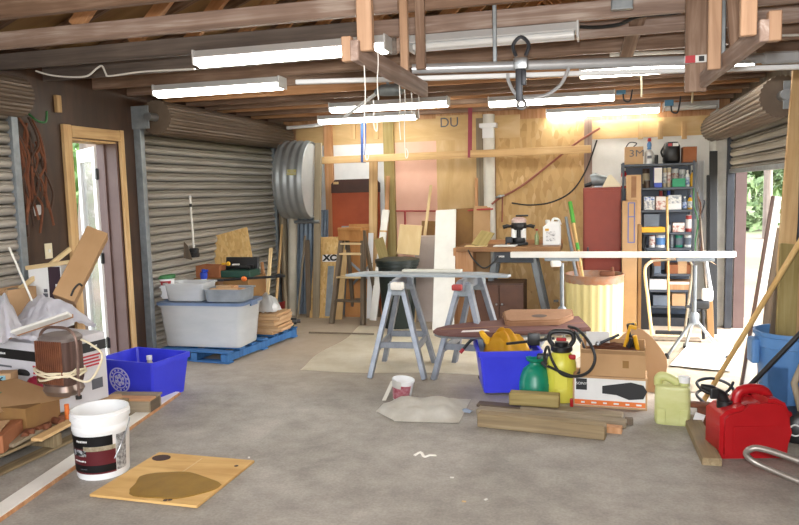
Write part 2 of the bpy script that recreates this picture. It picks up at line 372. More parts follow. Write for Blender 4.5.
wpanel('header_board', (296, 120, 520, 142), YP-.005, .03, M['ply'], axis='x')
wpanel('header_board', (584, 118, 716, 137), YP-.005, .03, M['ply'], axis='x')
wpanel('pink_foam_board', (394, 123, 437, 250), YP, .025, M['pink'], z0=0)
wpanel('plywood_panel', (437, 115, 483, 250), YP, .02, M['ply'], z0=0)
wpanel('osb_panel', (496, 118, 586, 250), YP, .02, M['osb'], z0=0)
wpanel('white_panel', (590, 137, 716, 250), YP+.01, .02, M['white'], z0=0)
wpanel('metal_sheet', (284, 140, 322, 250), YP+.01, .02, M['foam_white'], z0=0)
for x0, x1, mm, d in ((326, 334, 'pine_orange', .05), (385, 395, 'treated', .06), (477, 484, 'gray_wood', .05), (584, 592, 'joist_pale', .05), (279, 285, 'gray_wood', .06)):
    wpanel('stud', (x0, 118, x1, 300), YP-d, d, M[mm], z0=0)
for x in (352, 362, 375, 388, 640, 660, 684):
    wpanel('cripple', (x-2, 121, x+3, 139), YP-.03, .03, M['pine'], None)
# right wall: brick-red jambs and a half raised door
wr = MB()
def segr(y0, y1, z0, z1): wr.box((XR+.035, (y0+y1)/2, (z0+z1)/2), (.07, y1-y0, z1-z0))
segr(-2.4, 5.25, 0, TOPW); segr(5.25, 8.03, 2.0, TOPW); segr(8.03, 8.8, 0, TOPW)
o = wr.obj('wall_right', M['gray_wood_dark'], smooth=False); o['kind'] = 'structure'
o = MB().box((XR-.115, 8.30, 1.13), (.2, .46, 2.26), .01).obj('trim_1', mat('post_concrete', '#a5a39c', '#c4c2bb', rough=.85, scale=5, bump=.2), smooth=False); o['kind'] = 'structure'

# roll-up doors -------------------------------------------------------------------
def curtain(y0, y1, z0, z1, side, pitch=.083, d=.018):
    pr = []; z = z0
    while z < z1-.01:
        for x, t in ((.0, .0), (.75, .12), (1.1, .32), (.95, .5), (.45, .6), (.75, .68), (.5, .82), (-.5, .88), (-.5, .97)): pr.append((x*d, z+t*pitch))
        z += pitch
    nv = len(pr)-1
    mb = MB(); mb.grid(lambda u, v: Vector((side*pr[round(v*nv)][0], y0+(y1-y0)*u, pr[round(v*nv)][1])), 1, nv, .003); return mb
def coil(y0, y1, r, n=26):
    mb = MB(); ring = []
    for y in (y0, y1):
        ring.append([])
        for i in range(n):
            for k, q in ((0, .94), (.35, 1.0), (.65, 1.0)):
                a = 2*PI*(i+k)/n; ring[-1].append(Vector((math.cos(a)*r*q, y, math.sin(a)*r*q)))
    mb.rings(ring); return mb
def rolldoor(name, xw, y0, y1, zb, zc, rc, side, mc, mk, yc0=None, yc1=None, xc=None):
    """side: +1 for a wall whose inside faces +x"""
    d = struct(name, (xw, 0, 0))
    c = curtain(y0, y1, zb, zc, side).obj('curtain', mc, d, ang=60); c.location = (side*.03, 0, 0)
    MB().box((side*.03, (y0+y1)/2, zb+.02), (.05, y1-y0, .04), .005).obj('bottom_bar', M['galv_gray'], d, smooth=False)
    xc = side*(rc+.04) if xc is None else xc
    k = coil(yc0 if yc0 else y0-.03, yc1 if yc1 else y1+.03, rc).obj('coil', mk, d, ang=25); k.location = (xc, 0, zc+rc*.55)
    ax = MB().cyl((0, (yc0 or y0)-.12, 0), (0, (yc1 or y1)+.08, 0), .035).obj('axle', M['steel'], k)
    for y in ((yc0 or y0)-.07, (yc1 or y1)+.05):
        MB().box((side*(rc*.55), y, zc+rc*.55), (rc*1.15, .012, rc*1.3), .003).obj('bracket', M['galv_gray'], d, smooth=False)
    for y in (y0-.03, y1+.03):
        MB().box((side*.035, y, zc/2), (.07, .06, zc), .004).obj('guide_rail', M['galv_gray'] if side > 0 else M['dark_steel'], d, smooth=False)
    return d
rolldoor('door_1', XL, 1.2, 4.17, 0.0, 2.14, .135, 1, M['curtain'], M['coil'], yc0=1.2, yc1=4.14)
rolldoor('door_3', XL, 5.70, 8.40, 0.0, 2.13, .155, 1, M['curtain'], M['coil'], yc0=5.70, yc1=8.42)
rolldoor('door_4', XR-.05, 5.30, 7.94, 1.60, 2.0, .142, -1, M['curtain_backlit'], M['coil'], yc0=5.40, yc1=8.25, xc=-.15)
# walk-through door, standing open to the yard
d2 = struct('door_2', (0, 0, 0))
for p0, p1, w in (((-3.985, YD0-.05, 0), (-3.985, YD0-.05, 2.09), .09), ((-3.985, YD1+.03, 0), (-3.985, YD1+.03, 2.09), .05)):
    plank('casing', p0, p1, w, .03, M['pine'], (0, 1, 0), parent=d2)
plank('casing', (-3.985, YD0, 2.04), (-3.985, YD1, 2.04), .09, .03, M['pine'], (0, 0, 1), parent=d2)
for y, mm in ((YD0+.01, 'pine'), (YD1-.012, 'mauve')):
    MB().box((-4.105, y, 1.0), (.2, .02, 2.0)).obj('jamb', M[mm], d2, smooth=False)
MB().box((-4.105, (YD0+YD1)/2, 1.985), (.2, YD1-YD0, .02)).obj('jamb', M['pine'], d2, smooth=False)
MB().box((-4.13, YD1-.03, 1.0), (.03, .02, 1.98), .003).obj('door_stop', M['mauve'], d2, smooth=False)
lf = struct('leaf', (-4.22, YD1, 0)); lf.parent = d2; del lf['kind']; lf.rotation_euler = (0, 0, math.radians(142))
w_, h_ = .64, 1.96
fr = MB()
for c, s in (((.05, 0, h_/2), (.10, .045, h_)), ((w_-.05, 0, h_/2), (.10, .045, h_)), ((w_/2, 0, h_-.06), (w_-.2, .045, .12)), ((w_/2, 0, .12), (w_-.2, .045, .24))): fr.box(c, s)
fr.obj('leaf_frame', M['white'], lf, smooth=False)
MB().box((w_/2, 0, h_/2+.06), (w_-.2, .008, h_-.36)).obj('glass_pane', M['glass'], lf, smooth=False)
for z in (.22, .98, 1.72):
    MB().cyl((.0, .0, z-.05), (.0, .0, z+.05), .018).box((-.01, 0, z), (.05, .05, .09)).obj('hinge', M['black'], lf)
MB().ball((w_-.06, -.06, .95), .03).cyl((w_-.06, 0, .95), (w_-.06, -.05, .95), .012).obj('door_knob', M['steel'], lf)
# the big door's jamb on the right wall
d4 = bpy.data.objects['door_4']
j = MB().box((.072, 8.0, 1.0), (.105, .03, 2.0)).obj('jamb', M['mauve'], d4, smooth=False)

# ceiling: trusses and roof boards --------------------------------------------------
ce = struct('ceiling')
JY = [1.3, 1.85, 2.41, 2.98, 3.56, 4.10, 4.60, 5.15, 5.60, 6.15, 6.55, 6.91, 7.17, 7.6, 7.97, 8.43]
JM = ['joist', 'joist', 'joist', 'joist', 'joist_pale', 'joist_dark', 'joist_dark', 'joist', 'joist', 'pine_orange', 'joist', 'joist', 'pine_orange', 'joist', 'pine_orange', 'joist']
RZ = 3.75
for y, mm in zip(JY, JM):
    if mm == 'joist_dark':
        plank('joist', (-4.1, y, ZC+.048), (-1.25, y, ZC+.048), .105, .042, M[mm], (0, 0, 1), parent=ce)
        plank('joist', (-1.25, y, ZC+.048), (1.5, y, ZC+.048), .095, .042, M['joist_pale'], (0, 0, 1), parent=ce)
    else: plank('joist', (-4.1, y, ZC+.048), (1.5, y, ZC+.048), .095, .042, M[mm], (0, 0, 1), parent=ce)
    for (xa, za, xb, zb) in ((-2.9, ZC+.1, -2.1, 3.28), (-.5, 3.28, .3, ZC+.1), (-2.1, 3.28, -1.3, ZC+.1), (-1.3, ZC+.1, -.5, 3.28)):
        w = plank('web', (xa, y+.045, za), (xb, y+.045, zb), .085, .038, M['pine_orange'], (0, 0, 1), parent=ce)
    for s in (-1, 1):
        plank('rafter', (-1.3+s*2.85, y, 2.62), (-1.3, y, RZ), .09, .04, M['joist'], (0, 0, 1), parent=ce)
for s in (-1, 1):
    d = Vector((s*2.95, 0, -(RZ-2.62)*2.95/2.85))
    M4, L4 = frame((-1.3, 3.4, RZ+.07), (-1.3+d.x, 3.4, RZ+.07+d.z), (0, 1, 0))
    q = MB().box((0, 0, L4/2+.02), (11.4, .02, L4+.1)).obj('roof_deck', M['roof'], ce, smooth=False); q.matrix_basis = M4
MB().box((-1.3, YB+.1, 3.2), (5.9, .1, 1.3)).obj('gable', M['roof'], ce, smooth=False)
for x in (XL-.1, XR+.1):
    plank('top_plate', (x, -2.4, 2.58), (x, 8.7, 2.58), .12, .08, M['joist'], (1, 0, 0), parent=ce)
# wide pale splice on the second joist over the racks
plank('splice', (-.95, 3.53, ZC+.06), (1.4, 3.53, ZC+.06), .14, .035, M['joist'], (0, 0, 1), parent=ce)
for x, y in ((-3.2, 6.2), (-3.1, 6.75), (-2.95, 7.3), (-3.3, 5.64), (-2.8, 7.86)):
    MB().box((x, y-.027, ZC+.05), (.09, .004, .05)).obj('gusset_plate', M['galv_gray'], ce, smooth=False)
# ================================================================== LIGHTS AND RACKS UNDER THE JOISTS
def fixture(label, x0, x1, y, lit=True, zb=2.30, rz=0):
    L = x1-x0; t = thing('fluorescent_light', label, 'ceiling light', ((x0+x1)/2, y, zb), rz, 'fluorescent fixtures under the joists')
    MB().prism([(-.075, .055), (-.045, .098), (.045, .098), (.075, .055), (.07, .05), (-.07, .05)], -L/2, L/2, Matrix.Rotation(PI/2, 4, 'Y') @ Matrix.Rotation(PI/2, 4, 'Z')).obj('housing', M['fixture'], t, smooth=False)
    if lit:
        pr = [(math.cos(a)*.06, math.sin(a)*.052) for a in [PI+PI*i/8 for i in range(9)]]
        MB().prism([(p, q+.052) for p, q in pr], -L/2+.008, L/2-.008, Matrix.Rotation(PI/2, 4, 'Y') @ Matrix.Rotation(PI/2, 4, 'Z')).obj('lens', M['lite'], t)
    else:
        for s in (-.03, .03): MB().cyl((-L/2+.02, s, .034), (L/2-.02, s, .034), .019).obj('tube', M['white_gloss'], t)
    for s in (-1, 1): MB().box((s*L/2, 0, .055), (.012, .15, .09), .004).obj('end_cap', M['fixture'], t, smooth=False)
    return t
fixture('lit fluorescent strip light nearest the camera, just left of the left lumber rack', -2.38, -1.16, 4.06)
fixture('unlit white fluorescent fixture showing its reflector, between the two lumber racks', -1.04, -.10, 4.14, lit=False)
fixture('lit fluorescent strip light over the near end of the long roll-up door', -3.41, -2.32, 5.16)
fixture('upper lit fluorescent strip light behind the white hanging strings', -2.58, -1.38, 6.90)
fixture('lower lit fluorescent strip light behind the white hanging strings, farther back', -3.13, -1.96, 7.98)
fixture('lit fluorescent strip light behind the hook of the door opener rail', -1.02, .16, 7.16)
fixture('lit fluorescent strip light above the red cabinet at the back wall', -.55, .66, 8.44, zb=2.285)
fixture('lit fluorescent strip light hidden along the chrome rail near the right rack', -.12, 1.05, 5.58)
t = fixture('short unlit white fixture at the back wall above the black shelf', .70, 1.25, 8.44, lit=False, zb=2.285)

def rack(label, near, far, zb, w=.07):
    t = thing('lumber_rack', label, 'hanging rack', (near.x, near.y, 0), 0, 'wooden racks hung from the joists')
    d = far-near
    plank('rail_board', (0, 0, zb+w/2), (d.x, d.y, zb+w/2), w, .03, M['joist_pale'], (0, 0, 1), parent=t)
    return t, d
nl, fl_ = F(354, 50, 2.0), F(425, 90, 2.0)
t, d = rack('left hanging lumber rack with white strings tied to its board', nl, fl_, 1.965)
def hang(t, x, y, z0, w=.085, m='hanger', z1=2.56, dx=0, t_=.04): plank('hanger', (x, y, z0), (x+dx, y, z1), w, t_, M[m], (1, 0, 0), parent=t)
hang(t, .03, .04, 2.0, .055, t_=.03); hang(t, d.x-.02, d.y-.30, 1.97, .036, t_=.03); hang(t, d.x-.005, d.y-.05, 2.09, .045, 'joist', t_=.03)
plank('end_block', (-.03, .02, 1.965), (-.03, .02, 2.05), .035, .035, M['hanger'], parent=t)
nr, fr_ = F(765, 30, 2.0), F(703, 80, 2.0)
t, d = rack('right hanging lumber rack with a wide board at its far end', nr, fr_, 1.965)
hang(t, -.045, .03, 1.99, .05, t_=.03); hang(t, -.065, .60, 1.97, .05, t_=.03); hang(t, d.x-.03, d.y+.03, 1.95, .098, 'joist', t_=.03)
plank('end_block', (.03, .02, 1.965), (.03, .02, 2.06), .04, .04, M['hanger'], parent=t)
plank('brace', (.02, d.y*.5, 2.0), (-.0, d.y*.62, 2.56), .06, .03, M['joist'], parent=t)

# white strings hanging from the left rack
def string_(px, y0, y1, Y, label, loop=False):
    a, b = A(px, y0, Y), A(px+1.5, y1, Y)
    p = [a, a*.66+b*.34+V(.003, 0, 0), a*.33+b*.67-V(.003, 0, 0), b]
    if loop: p += [b+V(.008, 0, -.012), b+V(.012, 0, .01), b+V(.005, 0, .03)]
    cable('hanging_string', p, .0022, M['rope'], label, 'string', 'white strings hanging from the left rack')
string_(364, 62, 156, 2.50, 'long white string nearest the front of the left rack', True)
string_(377, 42, 100, 2.62, 'white string knotted over the board of the left rack')
string_(373, 100, 128, 2.63, 'short white string with a loop below the knotted string', True)
string_(399, 82, 140, 3.10, 'white string hanging fourth along the left rack')
string_(404, 76, 155, 3.24, 'white string hanging in front of the pink board, before the far hanger', True)
string_(411, 92, 118, 3.40, 'short white string beside the far hanger of the left rack')
string_(418, 92, 118, 3.52, 'short white string at the far tip of the left rack')

# opener rail across the room
a, b = F(412, 69, 2.10), F(830, 56, 2.10)
rl = F(295, 82, 2.055)
t = thing('door_opener_rail', 'chrome overhead door opener rail running across the room under the joists', 'overhead rail', (a.x, a.y, 0))
b0 = b-a; l0 = rl-a
pole('round_tube', (0, 0, 2.10), (b0.x, b0.y, 2.10), .023, M['alu'], parent=t, n=18)
plank('flat_channel', (l0.x, l0.y+.01, 2.055), (b0.x, b0.y+.01, 2.055), .022, .035, M['fixture'], (0, 0, 1), parent=t)
plank('sleeve', (b0.x*.84, b0.y*.84, 2.10), (b0.x, b0.y, 2.10), .054, .054, M['alu'], (0, 0, 1), parent=t, bev=.01)
q = F(695, 60, 2.10)-a
st = MB().box((q.x, q.y-.028, 2.10), (.10, .006, .034)).obj('sticker', M['paper'], t, smooth=False)
MB().box((q.x-.025, q.y-.032, 2.10), (.045, .003, .034)).obj('red_patch', M['ink_red'], st, smooth=False)
MB().box((q.x+.025, q.y-.032, 2.10), (.024, .003, .024)).obj('black_mark', M['ink'], st, smooth=False)
for k in (.2, .75): plank('hanger_strap', (b0.x*k, b0.y*k+.027, 2.09), (b0.x*k, b0.y*k+.03, 2.45), .02, .004, M['galv'], parent=t)
# trolley with its hook and bow
p = F(521, 64, 2.10)
t = thing('trolley', 'chrome opener trolley with a release hook and a curved bow hanging on the rail', 'trolley', p); t.scale = (.74, .74, .74)
MB().tube(smooth([(-.03, 0, .05), (-.05, 0, .12), (0, 0, .17), (.05, 0, .12), (.03, 0, .05)], 5), .012).obj('hook', M['dark_steel'], t)
MB().box((0, 0, 0), (.09, .085, .075), .01).obj('carriage', M['steel'], t)
MB().box((-.01, -.03, -.13), (.045, .02, .22), .006).box((.02, -.035, -.09), (.03, .03, .10), .006).obj('release_arm', M['dark_steel'], t)
MB().tube([(.005+.026*math.cos(q), -.03, -.26+.026*math.sin(q)) for q in [2*PI*i/16 for i in range(16)]], .01, 8, True).obj('release_ring', M['steel'], t)
MB().tube(smooth([(-.09, .03, -.05), (-.08, .03, -.11), (-.02, .03, -.2), (.12, .03, -.21), (.24, .03, -.15), (.30, .03, -.04)], 6), .011).obj('bow', M['alu'], t)

# cables, conduits, boxes
cable('wall_cable', [A(x_, y_, 4.03) for x_, y_ in ((36, 71), (50, 75), (70, 77), (87, 76), (96, 69), (102, 66), (106, 74), (110, 76), (140, 72), (172, 70), (195, 69))], .006, M['rope'], 'white electrical cable drooping along the joist at the upper left', 'cable')
cable('wall_cable', [F(580, 27, 2.46), F(600, 27, 2.44), F(620, 24, 2.44), F(640, 16, 2.46), F(680, 12, 2.46), F(683, 0, 2.48)], .011, M['rubber'], 'black electrical cable looping past the box between the racks', 'cable')
t = thing('junction_box', 'grey metal junction box on the joist with a black cable', 'electrical box', F(622, 5, 2.44))
MB().box((0, 0, 0), (.11, .05, .05), .004).obj('box_body', M['galv'], t, smooth=False)
MB().box((0, -.028, 0), (.1, .006, .042), .002).obj('cover_plate', M['galv_gray'], t, smooth=False)
cable('conduit', [F(770, 22, 2.44), F(799, 20, 2.44), F(840, 19, 2.44)], .014, M['rubber'], 'black pipe along the joist at the upper right', 'pipe')
cable('conduit', [F(766, 36, 2.42), F(799, 35, 2.42), F(840, 33.5, 2.42)], .008, M['rope'], 'thin white conduit at the upper right edge', 'pipe')
cable('conduit', [F(610, 55, 2.4), F(680, 52, 2.4), F(750, 49, 2.4)], .013, M['offwhite'], 'thick white conduit behind the right lumber rack', 'pipe')
cable('conduit', [A(287, 128, 8.2), A(310, 126, 8.2), A(324, 124, 8.2)], .022, M['foam_white'], 'white pipe end beside the roll-up coil at the back left', 'pipe')
plank('brace_board', F(641, 8, 2.5), F(626, 56, 2.37), .085, .035, M['joist'], (1, 0, 0), 'slanting brown brace board hanging between the two racks', 'board')
for (x, y, Y, lab) in ((621, 91, 7.3, 'blue electrical box under the joists left of centre of the right light'), (669, 103, 7.9, 'blue electrical box under the joists farther right, by the back wall')):
    p = A(x, y, Y); t = thing('outlet_box', lab, 'electrical box', p)
    MB().box((0, 0, 0), (.085, .05, .06), .004).obj('box_body', M['blue_box'], t, smooth=False)
    MB().tube(smooth([(.02, -.01, -.03), (.03, -.01, -.09), (.08, -.01, -.1), (.1, -.01, -.02), (.11, 0, .06)], 5), .008).obj('cord', M['dark_steel'], t)
for (x, y0, y1, Y, lab) in ((641, 74, 97, 5.55, 'cream pull chain hanging from the light along the chrome rail'), (692, 83, 103, 5.35, 'cream knotted string hanging under the right rack')):
    cable('pull_chain', [A(x, y0, Y), A(x+.6, (y0+y1)/2, Y), A(x+.3, y1, Y)], .007, M['cream'], lab, 'pull chain')
# tool with a long neck near the strings
p = A(382, 92, 5.6)
t = thing('hanging_lamp_head', 'grey metal lamp head on a bent arm under the chrome rail', 'work lamp', p)
MB().tube([(-.06, 0, 0), (0, 0, .012), (.11, 0, .012), (.16, 0, 0), (.17, 0, -.02)], [.02, .045, .05, .045, .02], 12).obj('lamp_head', M['galv_gray'], t)
MB().tube([(-.05, 0, -.01), (-.18, 0, -.09), (-.36, .1, -.17)], .014).obj('lamp_arm', M['fixture'], t)
MB().box((.05, 0, .5*(2.41-p.z)), (.02, .02, 2.41-p.z)).obj('mount', M['galv_gray'], t, smooth=False)
# ================================================================== LEFT FOREGROUND
# --- white appliance carton on the grey pallet
CZ, BH = .135, .465
t = thing('appliance_carton', 'large white appliance carton with a black band and red print under the plastic sheeting', 'carton', (-3.36, 3.69, CZ), math.radians(-11))
MB().box((-.285, .235, BH/2), (.57, .47, BH), .006).obj('carton_body', mat('carton_white', '#c6c4ca', '#d4d2d6', rough=.6, scale=4), t, smooth=False)
def decal(par, nm, c, s, m): return MB().box(c, s).obj(nm, m, par, smooth=False)
bd = t.children[0]
decal(bd, 'black_band', (-.285, -.0015, BH-.085), (.572, .003, .065), M['ink'])
decal(bd, 'black_band', (.0015, .235, BH-.085), (.003, .472, .065), M['ink'])
scribble(bd, 9, .022, M['paper'], (-.42, -.0035, BH-.085), RX, 2)
scribble(bd, 6, .02, M['paper'], (.0035, .38, BH-.085), (PI/2, 0, PI/2), 3)
for k in range(3): decal(bd, 'printed_line', (-.40+.02*k, -.0012, BH-.17-.035*k), (.13-.03*k, .0024, .012), M['ink_gray'])
for k in range(4): decal(bd, 'red_print', (-.07, -.0012, BH-.15-.022*k), (.11-.01*(k % 2), .0024, .012), M['ink_red'])
for k in range(4): decal(bd, 'red_print', (.0012, .31, BH-.145-.022*k), (.0024, .22-.03*(k % 2), .012), M['ink_red'])
decal(bd, 'barcode', (.0012, .38, .12), (.0024, .09, .07), M['ink_gray'])
decal(bd, 'printed_line', (.0012, .2, .27), (.0024, .05, .02), M['ink_gray'])

# --- plastic sheeting heaped on the carton
def heap(cx, cy, rx, ry, h, seed, z0, amp=.05, fl=.02):
    rnd = random.Random(seed); ph = [(rnd.uniform(3, 15), rnd.uniform(3, 15), rnd.uniform(0, 6), rnd.uniform(.25, 1)) for _ in range(9)]
    def fn(u, v):
        a = 2*PI*u; r = max(v, .001); e = 1+.12*math.sin(3*a+seed)+.08*math.sin(5*a+2*seed)
        x = math.cos(a)*r*e; y = math.sin(a)*r*e
        w = sum(k*abs(math.sin(fx*x*.6+fy*y*.6+q)) for fx, fy, q, k in ph)/5
        z = h*(1-r**2.2)*(.72+.3*w)+amp*(w-.5)*(1-.35*r)+fl
        return Vector((cx+x*rx, cy+y*ry, z0+max(z, .004)))
    return fn
def crumple(rx, ry, h, seed, bumps, n=64):
    """a sheet with sharp folds thrown over a few humps"""
    rnd = random.Random(seed)
    lines = [(rnd.uniform(-1, 1), rnd.uniform(-1, 1), rnd.uniform(0, 2*PI), rnd.uniform(3, 9), rnd.uniform(.3, 1)) for _ in range(14)]
    def fn(u, v):
        x = -1+2*u; y = -1+2*v; q = max(abs(x), abs(y))
        c = sum(k*(abs(((math.cos(a)*(x-px)+math.sin(a)*(y-py))*f+.4*math.sin(3*x+2*y+a)) % 2-1)) for px, py, a, f, k in lines)/6
        z = sum(bh*math.exp(-((x-bx)**2+(y-by)**2)/bs) for bx, by, bh, bs in bumps)
        e = 1+.10*math.sin(7*math.atan2(y, x)+seed)+.05*math.sin(13*math.atan2(y, x))
        return Vector((x*rx*e+.02*c, y*ry*e-.02*c, max(.003, h*(z*.8+.26*c*(1-.55*q))-.02*h)))
    return MB().grid(fn, n, n, .002)
SZ = CZ+BH+.002
o = crumple(.25, .23, .26, 4, [(-.35, .25, .9, .35), (.55, .35, .75, .28), (.1, -.35, .35, .5)]).obj('plastic_sheeting', M['sheet'], ang=28); o.location = (-3.58, 3.93, SZ); o.rotation_euler = (0, 0, -.19)
tag(o, 'crumpled translucent plastic sheeting heaped on top of the white carton', 'plastic sheeting')
o = crumple(.10, .13, .34, 9, [(-.2, .2, .9, .5), (.3, -.4, .4, .4)], 40).obj('plastic_sheeting', M['sheet'], ang=28); o.location = (-3.72, 3.68+.08, SZ+.02)
o.location = A(4, 318, 3.66); o.location.z = SZ
tag(o, 'pale plastic sheeting bunched at the left edge beside the open brown cardboard box', 'plastic sheeting')
# white board with a raw brown edge on the heap
a, b = A(-14, 342, 3.58), A(70, 314, 3.70)
o = plank('trim_board', a, b, .05, .02, M['white'], (.3, -.75, .6), 'short white painted board with a raw brown edge lying on the plastic sheeting', 'board')
L_ = (b-a).length
MB().box((-.029, 0, L_/2), (.012, .022, L_)).obj('raw_edge', M['pine_orange'], o, smooth=False)
# --- open brown cardboard carton at the edge
t = thing('cardboard_box', 'open brown cardboard box at the left edge below the near roll-up door', 'cardboard box', (-3.86, 4.0, .42), math.radians(-8))
cb = MB()
for c, s in (((0, 0, .004), (.18, .22, .008)), ((-.09, 0, .25), (.006, .22, .50)), ((.09, 0, .25), (.006, .22, .50)), ((0, -.11, .25), (.18, .006, .50)), ((0, .11, .25), (.18, .006, .50))): cb.box(c, s)
cb.obj('box_walls', M['card_pale'], t, smooth=False)
MB().box((.0, -.14, .49), (.17, .09, .006), rot=Matrix.Rotation(.6, 3, 'X')).obj('flap', M['card_pale'], t, smooth=False)
t.location = (A(10, 300, 4.02).x+.03, 4.02, SZ); 
for ch in t.children: ch.scale.z = .62
# --- long square carton leaning
a, b = A(64, 300, 4.14), A(98, 232, 4.42)
t = plank('long_carton', a, b, .15, .13, M['card'], (1, .75, 0), 'long square brown cardboard carton leaning in front of the open door', 'cardboard box', bev=.004)
cable('black_cord', [A(71, 296, 3.98), A(74, 289, 4.0), A(79, 284, 4.03), A(82, 286, 4.05)], .007, M['rubber'], 'short black wire curling across the foot of the leaning brown carton', 'wire')
bpy.data.objects['black_cord'].name = 'black_wire'
# --- sticks
plank('wood_stick', A(20, 289, 4.06), A(70, 249, 4.50), .032, .025, M['pine_pale'], (0, 0, 1), 'pale wooden stick slanting up against the dark brown wall', 'stick')
pole('white_rod', A(33, 303, 3.92), A(9, 247, 3.86), .007, M['white'], 'thin white rod leaning at the far left', 'rod')
# --- white and purple carton standing by the wall
t = thing('upright_carton', 'white carton with a dark purple side standing against the brown wall', 'carton', (A(46, 280, 4.20).x, 4.24, SZ), math.radians(8))
ux = .25; uh = A(46, 266, 4.20).z-SZ
MB().box((0, 0, uh/2), (ux, .12, uh), .004).obj('carton_body', M['white_gloss'], t, smooth=False)
bd = t.children[0]
decal(bd, 'purple_side', (.075, -.0612, uh/2), (.09, .003, uh*.98), mat('purple_print', '#2a1826', '#34202e', rough=.5))
scribble(bd, 7, .05, M['ink_gray'], (-.0, -.0625, uh*.5), (PI/2, -PI/2, 0), 4)
decal(bd, 'white_print', (.09, -.0635, uh*.6), (.02, .002, .10), M['paper'])
plank('lath', A(26, 268, 4.16), A(70, 262, 4.20), .03, .02, M['pine_pale'], (0, 0, 1), 'pale lath lying across the top of the upright white carton', 'lath')

# --- wall things on the dark panel
t = thing('wall_switch', 'cream light switch on the dark brown wall', 'light switch', B(48, 251, XL)+V(.001, 0, 0))
MB().box((.004, 0, 0), (.008, .075, .115), .003).obj('plate', M['cream'], t, smooth=False); MB().box((.012, 0, 0), (.012, .012, .025)).obj('toggle', M['white'], t, smooth=False)
t = MB().box((0, 0, 0), (.004, .085, .075)).obj('paper_note', M['paper'], smooth=False); t.location = B(38, 210, XL)+V(.003, 0, 0); t.rotation_euler = (.15, 0, 0); tag(t, 'white paper patch stuck on the dark brown wall', 'paper')
hk = thing('coat_rack', 'dark rail with tangled brown wires and straps hanging beside the near roll-up door', 'wall hanger', B(24, 160, XL)+V(.02, 0, 0))
MB().box((0, .02, 0), (.025, .36, .03), .003).obj('rail', M['brown_dark'], hk, smooth=False)
rnd = random.Random(5)
for k in range(16):
    y0 = -.12+.24*rnd.random(); pts = [(0.02, y0, .28*rnd.random()+.1)]
    for q in range(4): pts.append((.02+.03*rnd.random(), y0+rnd.uniform(-.06, .06)+.015*q, pts[-1][2]-rnd.uniform(.1, .2)))
    MB().tube(smooth(pts, 5), .009).obj('strap', M['rust'] if k % 3 else M['brown_dark'], hk)
MB().tube(smooth([(.01, .05, .33), (.07, .06, .28), (.07, .14, .28), (.06, .17, .36)], 5), .008).obj('green_hook', M['greenlid'], hk)
pb = MB().box((0, 0, 0), (.03, .05, .13), .003).obj('wood_block', M['pine'], smooth=False); pb.location = B(56, 104, XL)+V(.017, 0, 0); tag(pb, 'raw wooden block on the dark wall right of the near coil', 'wood block')

# --- brown wood-grain heater
t = thing('space_heater', 'old brown wood-grain space heater with a tubular carrying handle and a cream cord', 'space heater', (A(62, 360, 3.56).x, 3.56, .318), math.radians(-5))
hw, hd, hh = .112, .095, .29
def rr(w, d, z, n=32, p=3.2):
    return [Vector((w*math.copysign(abs(math.cos(a))**(2/p), math.cos(a)), d*math.copysign(abs(math.sin(a))**(2/p), math.sin(a)), z)) for a in [2*PI*i/n for i in range(n)]]
MB().rings([rr(hw*.9, hd*.9, .08), rr(hw, hd, .12), rr(hw, hd, hh+.06), rr(hw*.95, hd*.95, hh+.075)]).obj('heater_body', M['heater'], t)
body = t.children[0]
MB().rings([rr(hw*1.03, hd*1.03, hh+.06), rr(hw*1.05, hd*1.05, hh+.08), rr(hw*.85, hd*.85, hh+.1)]).obj('top_cover', mat('heater_top', '#6c6260', '#8a807c', rough=.4, metal=.3), t)
for i in range(13):
    x = -hw*.85+hw*1.7*i/12
    MB().box((x, -hd-.004, .23), (.007, .012, .26), .002).obj('slat', M['rust'], body, smooth=False)
MB().rings([rr(hw*.85, hd*.85, .02), rr(hw, hd, .05), rr(hw*.9, hd*.9, .085)]).obj('base_pan', mat('heater_base', '#7a6a60', '#907e72', rough=.35, metal=.6), t)
tube = smooth([(-.13, -.02, .0), (-.14, -.02, .2), (-.14, -.02, .36), (-.09, -.02, .42), (.0, -.02, .43), (.09, -.02, .42), (.14, -.02, .36), (.14, -.02, .2), (.13, -.02, .0)], 6)
MB().tube(tube, .009, 10).obj('handle_frame', mat('heater_tube', '#705850', '#8a7268', rough=.35, metal=.5), t)
co = []
for k in range(4*12+1):
    a = 2*PI*k/12; co.append((.145*math.cos(a)+.02*math.sin(k), .12*math.sin(a)-.02, .145+.022*math.sin(a*1.0+k*.13)+.01*(k//12)))
MB().tube(co, .0065).obj('cord', M['cream'], t)
MB().tube(smooth([(.15, -.1, .16), (.26, -.06, .13), (.33, -.02, .27), (.24, .0, .33), (.16, .0, .36)], 6), .0065).obj('cord_loop', M['cream'], t)
for s in (-1, 1): MB().cyl((s*.13, -.02, 0), (s*.13, -.02, .02), .018).obj('foot', M['black'], t)

